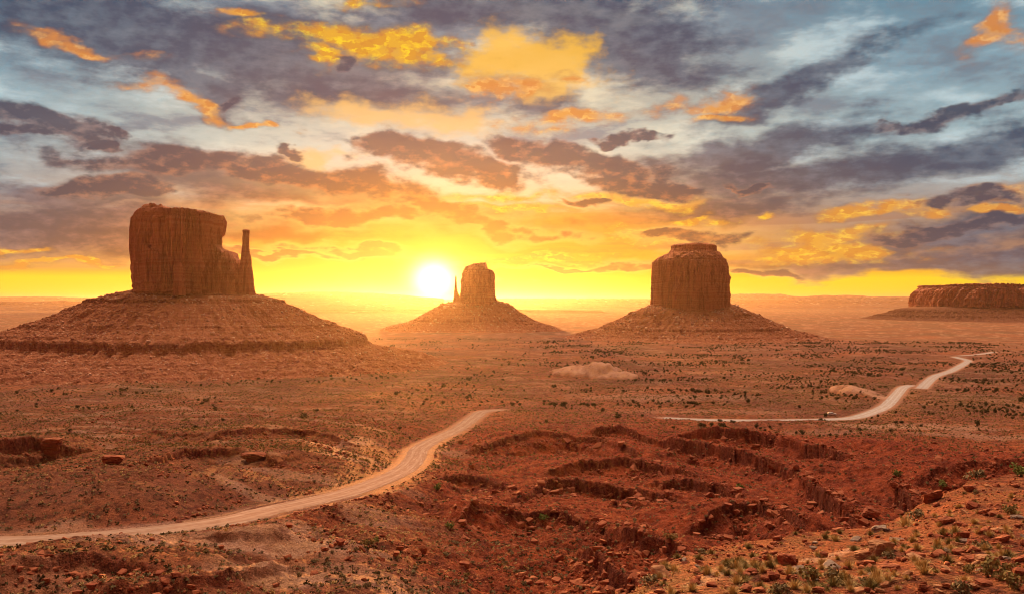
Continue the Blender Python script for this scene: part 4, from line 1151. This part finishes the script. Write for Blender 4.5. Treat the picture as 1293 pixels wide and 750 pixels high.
def on_road(x, y, m=2.0):
    a = np.arctan2(x, y); r = np.hypot(x, y)
    i = np.clip(np.interp(a, A_D, np.arange(ND)).round().astype(int), 0, ND - 1); j = np.clip(np.searchsorted(RAD, r), 0, NR - 1)
    return road_m[i, j] > 0.3


def sample(arr, x, y):
    a = np.arctan2(x, y); r = np.hypot(x, y)
    i = np.clip(np.interp(a, A_D, np.arange(ND)).round().astype(int), 0, ND - 1); j = np.clip(np.searchsorted(RAD, r), 0, NR - 1)
    return arr[i, j]


BUTTE_KEEP = [(px_x(243, D1), D1, 300, 280), (px_x(602, D2), D2, 330, 300), (px_x(872, D3), D3, 340, 300)]


def off_butte(x, y):
    ok = np.ones(x.shape, bool)
    for (bx, by, rx, ry) in BUTTE_KEEP: ok &= np.hypot((x - bx) / rx, (y - by) / ry) > 1
    return ok


def where_words(px, py, r):
    """names the neighbourhood a thing stands in"""
    if r < 135 and px > 700: return "the near orange slope"
    if r < 520 and px > 560: return "the red ledged badlands"
    if px < 560 and r < 330: return ("the slopes by the lower pale road" if py > 610 else "the flats above the pale road")
    if px < 470: return "the flat below the big mitten butte"
    if px < 680: return "the flat below the sunlit small butte"
    if r < 1000 and px > 1080: return "the flat around the far road bend"
    return "the plain before the round butte"


# ---- bigger plants: individuals
def plant_kind(name, seeds, fn, mat, stem=True, **kw):
    out = []
    for s in seeds:
        V, F = fn(s, **kw); crown = np_mesh(name + "_crown", V, F, mat)
        if stem:
            V2, F2 = stem_arrays(s + 9, 4); st = np_mesh(name + "_stem", V2, F2, M_WOOD)
        else: st = None
        out.append((crown, st))
    return out


def put_plant(kind, variants, x, y, size, rotz, label, cat, group, parts=True, sink=0.05):
    crown, st = variants[RS.randint(len(variants))]
    z = float(grid_z(np.array([x]), np.array([y]))[0]) - sink * size
    if parts and st is not None:
        r = bpy.data.objects.new(kind, None); COL.objects.link(r); r.empty_display_size = 0.2
        c = link(bpy.data.objects.new("crown", crown), r); s = link(bpy.data.objects.new("stem", st), r)
    else:
        r = link(bpy.data.objects.new(kind, crown))
    r.location = (x, y, z); r.rotation_euler = (0, 0, rotz); r.scale = (size, size, size * RS.uniform(.85, 1.15))
    tag(r, label, cat, group)
    return r


JUN = plant_kind("juniper_bush", (1, 2, 3, 4, 5), shrub_arrays, M_JUN, n=260, w=1.0, h=0.85, leaf=0.055, lumps=7)
x, y = scatter(52000, 430, 2300)
cl = fbm(x / 120, y / 120, 401, 3)
dens = np.where(np.degrees(np.arctan2(x, y)) > 2, 0.95, 0.25) * np.clip(0.35 + 3.4 * cl, 0.03, 2.2) * np.where(np.hypot(x, y) > 650, 1, .35)
keep = (RS.rand(len(x)) < dens * 0.5) & ~on_road(x, y) & off_butte(x, y) & (sample(red_m, x, y) < .5) & (sample(pale_m, x, y) < 0.6)
x, y = x[keep], y[keep]; sz = RS.uniform(1.1, 2.6, len(x)) + RS.exponential(.8, len(x)); sz = np.minimum(sz, 6.5)
z = grid_z(x, y); vis, ppx, ppy = visible(x, y, z + sz * 0.5)
x, y, z, sz, ppx, ppy = [q[vis] for q in (x, y, z, sz, ppx, ppy)]
order = np.argsort(-sz / np.hypot(x, y))
for i in order[:290]:
    r = math.hypot(x[i], y[i]); ww = where_words(ppx[i], ppy[i], r); big = sz[i] > 3.0
    o = put_plant("juniper_bush", JUN, x[i], y[i], sz[i], RS.uniform(0, 6.28), ("large" if big else "small") + " dark round juniper bush on " + ww, "bush",
                  ("large" if big else "small") + " juniper bushes on " + ww, parts=sz[i] / r * FPX > 6)
rest = order[290:]
V, F = shrub_arrays(6, 34, 1, .85, .14, 4)
merged("scrub_vegetation", V, F, np.stack([x, y, z - .1], -1)[rest], sz[rest], RS.uniform(0, 6.28, len(rest)), M_JUN, label="far dark bushes dotted over the plain")

# ---- low brush beyond counting
for nm, mat, cnt, r0, r1, s0, s1, sd, lab, pw in (("low_brush", M_OLIVE, 90000, 330, 1500, .7, 1.8, 8, "low olive brush covering the plain", 1.2),
                                              ("sage_brush", M_SAGE, 40000, 110, 900, .5, 1.3, 9, "pale sage clumps on the slopes and flats", 1.0),
                                              ("golden_grass", M_DRY, 50000, 110, 900, .4, 1.1, 10, "dry golden grass clumps on the slopes and flats", 1.0),
                                              ("dark_brush", M_JUN, 60000, 110, 1300, .5, 1.3, 11, "small dark brush on the slopes and flats", 1.1)):
    x, y = scatter(cnt, r0, r1, power=pw)
    cl = fbm(x / 60, y / 60, 410 + sd, 3) + 0.5 * fbm(x / 14, y / 14, 420 + sd, 2)
    rm = sample(red_m, x, y)
    keep = (RS.rand(len(x)) < np.clip(0.55 + 1.6 * cl, 0.03, 1) * np.where(rm > .5, .28, 1)) & ~on_road(x, y) & off_butte(x, y) & (sample(pale_m, x, y) < 0.75) & (sample(NEARH, x, y) < .5)
    x, y = x[keep], y[keep]; z = grid_z(x, y); sz = RS.uniform(s0, s1, len(x)) * RS.uniform(.5, 1, len(x))
    vis, _, _ = visible(x, y, z + 1.2)
    x, y, z, sz = x[vis], y[vis], z[vis], sz[vis]
    V, F = shrub_arrays(20 + sd, 16, 1, .6, .17, 3)
    merged(nm, V, F, np.stack([x, y, z - .04], -1), sz, RS.uniform(0, 6.28, len(x)), mat, label=lab)

# ---- rubble beyond counting, and fallen blocks one by one
RV = [tri_arrays(rock_mesh("r", 600 + i, M_STONE_RED, 1, .8, .62, 12)) for i in range(4)]
x, y = scatter(70000, 60, 620, power=1.15)
cl = fbm(x / 26, y / 22, 431, 3) + 0.6 * fbm(x / 7, y / 7, 432, 2)
near_ledge = np.maximum.reduce([sample(rock_shade_m, x + dx, y + dy) for dx, dy in ((0, 0), (0, 3), (0, 6), (0, 10), (3, 4), (-3, 4))])
rm = sample(red_m, x, y)
p = (np.clip(0.10 + 0.9 * cl, 0.0, 1) * 0.5 + near_ledge * 0.8) * np.where(np.degrees(np.arctan2(x, y)) < -14, .55, 1)
keep = (RS.rand(len(x)) < p) & ~on_road(x, y) & (sample(NEARH, x, y) < .5) & (sample(pale_m, x, y) < .8)
x, y, nl = x[keep], y[keep], near_ledge[keep]; z = grid_z(x, y)
sz = (0.35 + RS.exponential(.38, len(x))) * (0.7 + 0.9 * nl); sz = np.clip(sz, .25, 0.4 + np.hypot(x, y) / np.where(np.degrees(np.arctan2(x, y)) < -6, 210, 135))
vis, ppx, ppy = visible(x, y, z + sz * .5); x, y, z, sz, ppx, ppy, nl = [q[vis] for q in (x, y, z, sz, ppx, ppy, nl)]
order = np.argsort(-sz / np.hypot(x, y)); rest = order[280:]
for k in range(4):
    q = rest[k::4]
    merged("rubble", RV[k][0], RV[k][1], np.stack([x, y, z - sz * .12], -1)[q], sz[q], RS.uniform(0, 6.28, len(q)), M_STONE_RED, label="small red rubble strewn below the ledges")
BLOCKS = [rock_mesh("fallen_block", 640 + i, M_STONE_RED, 1, RS.uniform(.65, .95), RS.uniform(.5, .8), 16, 1, .75) for i in range(8)]
for i in order[:280]:
    r = math.hypot(x[i], y[i]); ww = where_words(ppx[i], ppy[i], r)
    o = link(bpy.data.objects.new("fallen_block", BLOCKS[RS.randint(8)])); o.location = (x[i], y[i], z[i] - .12 * sz[i]); s = sz[i] * 1.15
    o.scale = (s, s, s); o.rotation_euler = (RS.uniform(-.3, .3), RS.uniform(-.3, .3), RS.uniform(0, 6.28))
    big = sz[i] > 1.6
    tag(o, ("big" if big else "small") + " angular red sandstone block fallen on " + ww, "rock", ("big" if big else "small") + " fallen blocks on " + ww)

# ---- sage and green bushes of the badlands, one by one
SAGE = plant_kind("sage_bush", (31, 32, 33, 34), shrub_arrays, M_SAGE, n=150, w=1.0, h=0.7, leaf=0.07, lumps=5)
GREEN = plant_kind("green_bush", (41, 42, 43), shrub_arrays, M_GREEN, n=220, w=1.0, h=0.85, leaf=0.06, lumps=6)
OLIVE = plant_kind("olive_bush", (44, 45, 46), shrub_arrays, M_OLIVE, n=220, w=1.0, h=0.7, leaf=0.055, lumps=6)
n = 0
while n < 230:
    px_, py_ = RS.uniform(360, 1290), RS.uniform(545, 745)
    x_, y_ = pick(px_, py_)
    if sample(NEARH, np.array([x_]), np.array([y_]))[0] > .5 or on_road(np.array([x_]), np.array([y_]))[0]: continue
    r = math.hypot(x_, y_); s = RS.uniform(.7, 1.5)
    put_plant("sage_bush", SAGE, x_, y_, s, RS.uniform(0, 6.28), "small grey-green sage bush on " + where_words(px_, py_, r), "bush", "sage bushes on " + where_words(px_, py_, r), parts=s / r * FPX > 6)
    n += 1
for (px_, py_, s, lab, K_) in [(467, 686, 3.0, "rounded yellow-green bush low on the smooth red hillside", OLIVE), (553, 615, 3.0, "bright yellow-green bush on the hillside beside the road bend", GREEN),
                           (568, 662, 2.4, "lone green bush in the middle of the bare red hillside", GREEN), (686, 655, 3.2, "green bush just under the jagged ledge above the boulder slope", GREEN),
                           (845, 682, 3.6, "yellow-green bush topping the ledge in the lower middle of the badlands", OLIVE), (934, 613, 3.0, "green bush in the hollow between the two long ledges", GREEN),
                           (1132, 598, 3.4, "bright green upright bush on the bare red slope at right", GREEN), (1189, 613, 3.2, "bright green bush at the rim of the near slope", GREEN), (1286, 598, 3.4, "green bush at the right edge of the photo", GREEN),
                           (475, 681, 1.4, "small green bush beside the rounded one low on the red hillside", GREEN), (590, 725, 1.6, "dark green bush on the gully floor at the bottom", OLIVE)]:
    x_, y_ = pick(px_, py_ + 3); r = math.hypot(x_, y_)
    put_plant("green_bush", K_, x_, y_, min(s, 13 / FPX * r * 1.5), RS.uniform(0, 6.28), lab, "bush", None)

# ---- near slope: boulders placed where the photograph shows them
STONES = {'r': [rock_mesh("boulder", 700 + i, M_STONE_RED, 1, RS.uniform(.6, .9), RS.uniform(.5, .75), 18, 2, .7) for i in range(5)],
          't': [rock_mesh("boulder", 720 + i, M_STONE_TAN, 1, RS.uniform(.6, .9), RS.uniform(.45, .7), 18, 2, .75) for i in range(5)],
          'g': [rock_mesh("boulder", 740 + i, M_STONE_GREY, 1, RS.uniform(.6, .9), RS.uniform(.4, .65), 18, 2, .6) for i in range(4)]}
# column, foot row, width in photo pixels, squash, tint, label
BOULDERS = [(1113, 699, 33, 1.05, 't', "largest tan block on the near slope, squared and cracked"), (1094, 704, 25, 1.1, 't', "tan block leaning against the largest one on its left side"),
            (1096, 713, 20, .8, 'r', "dark red block in front of the leaning tan one"), (1111, 670, 17, 1.15, 'g', "grey block with an orange face standing alone by the slope's rim"),
            (1214, 681, 17, 1.25, 'r', "dark pointed boulder behind the yellow grass on the near slope"), (1266, 684, 21, .9, 'r', "rounded red boulder at mid height near the right edge"),
            (1229, 696, 18, .8, 'r', "flat reddish boulder below the dark pointed one"), (1160, 704, 22, .8, 't', "tan rock with a sloping top between grass clumps"),
            (1247, 713, 27, 1.0, 't', "slanted orange-faced slab above the large bush at right"), (1289, 708, 18, .9, 'r', "dark boulder cut off by the right edge of the photo"),
            (993, 713, 22, 1.05, 'r', "dark red block where the footpath crosses the near slope"), (1007, 723, 24, .9, 'g', "long grey slanted rock right of the footpath block"),
            (999, 731, 15, .8, 'r', "small red block below the long grey rock"), (1046, 717, 31, .6, 'g', "low flat grey slab in the middle of the near slope"), (1040, 703, 12, 1.1, 'r', "small dark red cube of rock above the flat slab"),
            (1121, 720, 38, .5, 'r', "long low red ledge stone below the largest tan block"), (1088, 735, 20, .7, 't', "low tan slab under the long red ledge stone"),
            (1134, 682, 18, .6, 'g', "dark flat rock right above the largest tan block"), (1285, 655, 15, .9, 'g', "dark grey boulder on the upper slope by the right edge"),
            (982, 682, 11, 1.2, 'r', "small upright red rock at the rim left of the trail"), (1183, 740, 12, .8, 't', "pale yellow stone at the bottom edge, left of its twin"), (1188, 749, 14, .8, 't', "pale yellow stone cut by the bottom edge"),
            (1166, 744, 13, .6, 't', "flat light rock left of the pale yellow stones"), (1245, 650, 8, .9, 'r', "little red rock on the upper right of the near slope"), (1226, 684, 16, .5, 'r', "low red shelf stone beside the dark pointed boulder"),
            (1029, 733, 9, .9, 'g', "small light stone beside the big dry bush"), (1098, 655, 26, .9, 'r', "big broken red block at the corner of the slope's rim"), (1180, 632, 24, 1.1, 'r', "cubic red outcrop block at the head of the near slope")]
for (a, b_, w_, sq, k_, lab) in BOULDERS:
    x_, y_ = pick(a, b_); r = math.hypot(x_, y_); s = w_ / FPX * y_
    vv = STONES[k_]; o = link(bpy.data.objects.new("boulder", vv[RS.randint(len(vv))])); o.scale = (s * 1.05, s, s * sq * 1.05)
    o.location = (x_, y_ + s * .25, float(grid_z(np.array([x_]), np.array([y_ + s * .25]))[0]) - .10 * s)
    o.rotation_euler = (RS.uniform(-.15, .15), RS.uniform(-.25, .25), RS.uniform(-.5, .5)); tag(o, lab, "boulder")
n = 0
while n < 150:
    px_, py_ = RS.uniform(790, 1293), RS.uniform(600, 750)
    x_, y_ = pick(px_, py_)
    if sample(NEARH, np.array([x_]), np.array([y_]))[0] < .5: continue
    r = math.hypot(x_, y_); s = RS.uniform(.12, .5) * (1 + (RS.rand() < .12)) * (.6 + r / 90)
    k_ = 'rrrrtrrrg'[RS.randint(9)]; o = link(bpy.data.objects.new("loose_stone", STONES[k_][RS.randint(4)])); o.scale = (s, s, s * .8)
    o.location = (x_, y_, float(grid_z(np.array([x_]), np.array([y_]))[0]) - .07 * s); o.rotation_euler = (RS.uniform(-.3, .3), RS.uniform(-.3, .3), RS.uniform(0, 6.28))
    tint = {'r': 'red', 't': 'tan', 'g': 'grey'}[k_]
    tag(o, "small " + tint + " stone lying loose on the near slope", "stone", tint + " stones on the near slope"); n += 1
# grit on the near slope
x, y = scatter(16000, 24, 130, 2, 31, 1.3); keep = (sample(NEARH, x, y) > .5) & (RS.rand(len(x)) < np.clip(.3 + 1.2 * fbm(x / 9, y / 9, 440, 3), 0, 1)); x, y = x[keep], y[keep]
z = grid_z(x, y); sz = np.clip(RS.exponential(.09, len(x)) + .05, .05, .4)
merged("rock_grit", RV[1][0], RV[1][1], np.stack([x, y, z - sz * .12], -1), sz, RS.uniform(0, 6.28, len(x)), M_STONE_RED, label="loose red grit scattered over the near slope")

# ---- near slope: grass tufts and dry bushes
TUFT = plant_kind("grass_tuft", (51, 52, 53, 54), tuft_arrays, M_DRY, stem=False, n=150, spread=.5, h=.62)
TUFT2 = plant_kind("grass_tuft", (55, 56, 57), tuft_arrays, M_OLIVE, stem=False, n=170, spread=.52, h=.55)
for (px_, py_, w_, K_, lab) in [(1022, 733, 34, OLIVE, "large dark dry bush right of the long grey rock"), (1066, 736, 20, OLIVE, "dark dry bush between low stones near the bottom"), (1097, 738, 16, OLIVE, "dry bush above the bottom edge, right of the low tan slab"),
                            (1250, 727, 40, OLIVE, "widest dry bush, right below the slanted slab"), (1223, 724, 20, OLIVE, "round olive bush left of the widest one"), (1277, 720, 22, OLIVE, "olive bush right of the widest one"),
                            (1281, 742, 34, OLIVE, "big dry bush in the bottom right corner"), (1198, 686, 22, TUFT2, "yellow-green grass clump left of the dark pointed boulder"), (1190, 675, 20, TUFT2, "yellow-green clump uphill of the first"),
                            (1142, 664, 26, TUFT, "tall straw-coloured clump at the slope's rim"), (1157, 655, 20, SAGE, "grey-green bush at the rim beside the straw clump"), (1209, 641, 14, TUFT, "straw tuft beside the path up the slope"),
                            (1198, 653, 14, TUFT, "straw tuft below the cubic outcrop"), (1150, 684, 12, TUFT, "pale tuft just right of the largest tan block"), (1272, 648, 20, OLIVE, "dark low bush near the grey boulder at upper right"),
                            (1234, 606, 24, SAGE, "wide grey bush on the far rim of the near slope"), (962, 722, 18, TUFT, "golden tuft by the footpath left of the dark red block"), (917, 716, 14, OLIVE, "olive bush left along the footpath"),
                            (1054, 682, 20, TUFT, "golden tuft above the flat grey slab"), (985, 750, 24, SAGE, "grey twiggy bush at the bottom edge below the footpath"), (1180, 722, 16, TUFT2, "green-gold tuft below the sloping tan rock")]:
    x_, y_ = pick(px_, py_); s = w_ / FPX * y_ * 1.05
    put_plant("dry_bush" if K_ in (OLIVE, SAGE) else "grass_tuft", K_, x_, y_, s, RS.uniform(0, 6.28), lab, "bush" if K_ in (OLIVE, SAGE) else "grass tuft", None)
n = 0
while n < 190:
    px_, py_ = RS.uniform(780, 1293), RS.uniform(596, 750)
    x_, y_ = pick(px_, py_)
    if sample(NEARH, np.array([x_]), np.array([y_]))[0] < .5: continue
    r = math.hypot(x_, y_); k_ = RS.rand() * .86
    if fbm(np.array([x_ / 8]), np.array([y_ / 8]), 450, 2)[0] < RS.uniform(-.5, .15): continue
    if k_ < .55: put_plant("grass_tuft", TUFT, x_, y_, RS.uniform(.35, .85), RS.uniform(0, 6.28), "golden dry grass tuft on the near slope", "grass tuft", "golden tufts on the near slope")
    elif k_ < .8: put_plant("grass_tuft", TUFT2, x_, y_, RS.uniform(.4, .9), RS.uniform(0, 6.28), "olive green grass tuft on the near slope", "grass tuft", "olive tufts on the near slope")
    else: put_plant("sage_bush", SAGE, x_, y_, RS.uniform(.4, .9), RS.uniform(0, 6.28), "low grey-green sage bush on the near slope", "bush", "sage bushes on the near slope")
    n += 1
x, y = scatter(9000, 24, 130, 2, 31, 1.2); keep = (sample(NEARH, x, y) > .5) & (RS.rand(len(x)) < np.clip(.25 + 1.6 * fbm(x / 7, y / 7, 451, 3), 0, 1)); x, y = x[keep], y[keep]
V, F = tuft_arrays(58, 16, .5, .5, .03)
merged("sparse_grass", V, F, np.stack([x, y, grid_z(x, y) - .01], -1), RS.uniform(.12, .38, len(x)), RS.uniform(0, 6.28, len(x)), M_DRY, label="thin dry grass sprinkled over the near slope")


# ---- overhanging rock outcrops on the left flats: stacked slabs
def outcrop(px_, py_, wpx, hpx, seed, label, tiers=5):
    x_, y_ = pick(px_, py_); W_ = wpx / FPX * y_; H_ = hpx / FPX * y_
    z_ = float(grid_z(np.array([x_]), np.array([y_]))[0]); r = random.Random(seed)
    root = empty("rock_outcrop", (x_, y_, z_)); tag(root, label, "outcrop")
    zz = -0.3
    for k in range(tiers):
        th_ = (H_ + .3) / tiers * r.uniform(.8, 1.2); ww = W_ * (0.62 + 0.40 * k / (tiers - 1)) * r.uniform(.93, 1.05)
        me = rock_mesh("slab", seed * 10 + k, M_STONE_RED, ww, ww * .62, th_ * 1.35, 34, 1, .93)
        o = link(bpy.data.objects.new("slab", me), root); o.location = (r.uniform(-.04, .04) * W_, W_ * .22, zz + th_ * .05); o.rotation_euler = (0, 0, r.uniform(-.12, .12)); zz += th_


outcrop(64, 577, 24, 20, 91, "tall overhanging red rock outcrop at the far left of the flats")
outcrop(140, 586, 28, 9, 92, "low dark outcrop with a shadowed face right of the tall overhanging one", 3)
outcrop(320, 584, 34, 10, 93, "long dark outcrop just above the middle bend of the pale road", 3)


# ---- the vehicle parked by the road
def van():
    x_, y_ = pick(1050, 523.5); z_ = float(grid_z(np.array([x_]), np.array([y_]))[0])
    root = empty("parked_pickup", (x_, y_, z_)); tag(root, "white pickup truck parked beside the far road on bare earth", "truck")
    def pm(nm, col, ro=.4, met=0.0):
        m_, N_, b_, P_ = new_mat(nm); b_.inputs['Roughness'].default_value = ro; b_.inputs['Metallic'].default_value = met
        N_.put(b_.inputs['Base Color'], N_.mix(N_.mr(N_.noise(P_, 3.0, 3), .4, .7, 0, .25), col, tuple(c * .8 for c in col))); return m_
    wht, gls, blk = pm("white_paint", (.85, .84, .82)), pm("dark_glass", (.03, .035, .04), .1), pm("tyre_rubber", (.03, .03, .03), .8)
    def prism(nm, prof, w0, mat, par, y0=0.0, bev=.04, taper=0.0):
        bm = bmesh.new(); zc = sum(p[1] for p in prof) / len(prof); zm = max(p[1] for p in prof); zl = min(p[1] for p in prof)
        A = [bm.verts.new((p[0], y0 - w0 / 2 + taper * (p[1] - zl), p[1])) for p in prof]; B = [bm.verts.new((p[0], y0 + w0 / 2 - taper * (p[1] - zl), p[1])) for p in prof]
        bm.faces.new(A[::-1]); bm.faces.new(B); k = len(prof)
        for i in range(k): bm.faces.new((A[i], A[(i + 1) % k], B[(i + 1) % k], B[i]))
        bmesh.ops.recalc_face_normals(bm, faces=bm.faces)
        if bev: bmesh.ops.bevel(bm, geom=list(bm.edges), offset=bev, segments=2, affect='EDGES')
        me = bpy.data.meshes.new(nm); bm.to_mesh(me); bm.free(); me.materials.append(mat); return link(bpy.data.objects.new(nm, me), par)
    body = prism("body", [(-2.8, .5), (2.75, .5), (2.85, .75), (2.75, 1.08), (1.25, 1.18), (-2.8, 1.18)], 1.95, wht, root, bev=.06)
    cab = prism("cab", [(-2.7, 1.17), (1.25, 1.17), (.55, 1.86), (-2.55, 1.92)], 1.8, wht, root, bev=.06, taper=.12)
    prism("windscreen", [(1.26, 1.24), (1.22, 1.24), (.62, 1.80), (.66, 1.82)], 1.5, gls, root, bev=0)
    for s_ in (-1, 1):
        prism("side_window", [(-.9, 1.25), (.95, 1.25), (.45, 1.75), (-.9, 1.78)], .03, gls, root, y0=s_ * .875, bev=0)
        prism("side_window", [(-2.4, 1.28), (-1.1, 1.28), (-1.1, 1.76), (-2.3, 1.78)], .03, gls, root, y0=s_ * .875, bev=0)
        prism("headlight", [(2.80, .74), (2.88, .74), (2.86, .94), (2.78, .94)], .32, gls, root, y0=s_ * .7, bev=0)
        for xw in (-1.75, 1.8):
            bm = bmesh.new(); bmesh.ops.create_cone(bm, cap_ends=True, segments=20, radius1=.40, radius2=.40, depth=.26, matrix=Matrix.Translation((xw, s_ * .88, .40)) @ Matrix.Rotation(math.pi / 2, 4, 'X'))
            bmesh.ops.bevel(bm, geom=list(bm.edges), offset=.03, segments=1, affect='EDGES')
            me = bpy.data.meshes.new("wheel"); bm.to_mesh(me); bm.free(); me.materials.append(blk); w_ = link(bpy.data.objects.new("wheel", me), root)
            bm = bmesh.new(); bmesh.ops.create_cone(bm, cap_ends=True, segments=16, radius1=.21, radius2=.21, depth=.27, matrix=Matrix.Translation((xw, s_ * .885, .40)) @ Matrix.Rotation(math.pi / 2, 4, 'X'))
            me = bpy.data.meshes.new("rim"); bm.to_mesh(me); bm.free(); me.materials.append(wht); link(bpy.data.objects.new("rim", me), w_)
    root.rotation_euler = (0, 0, -.12)


van()
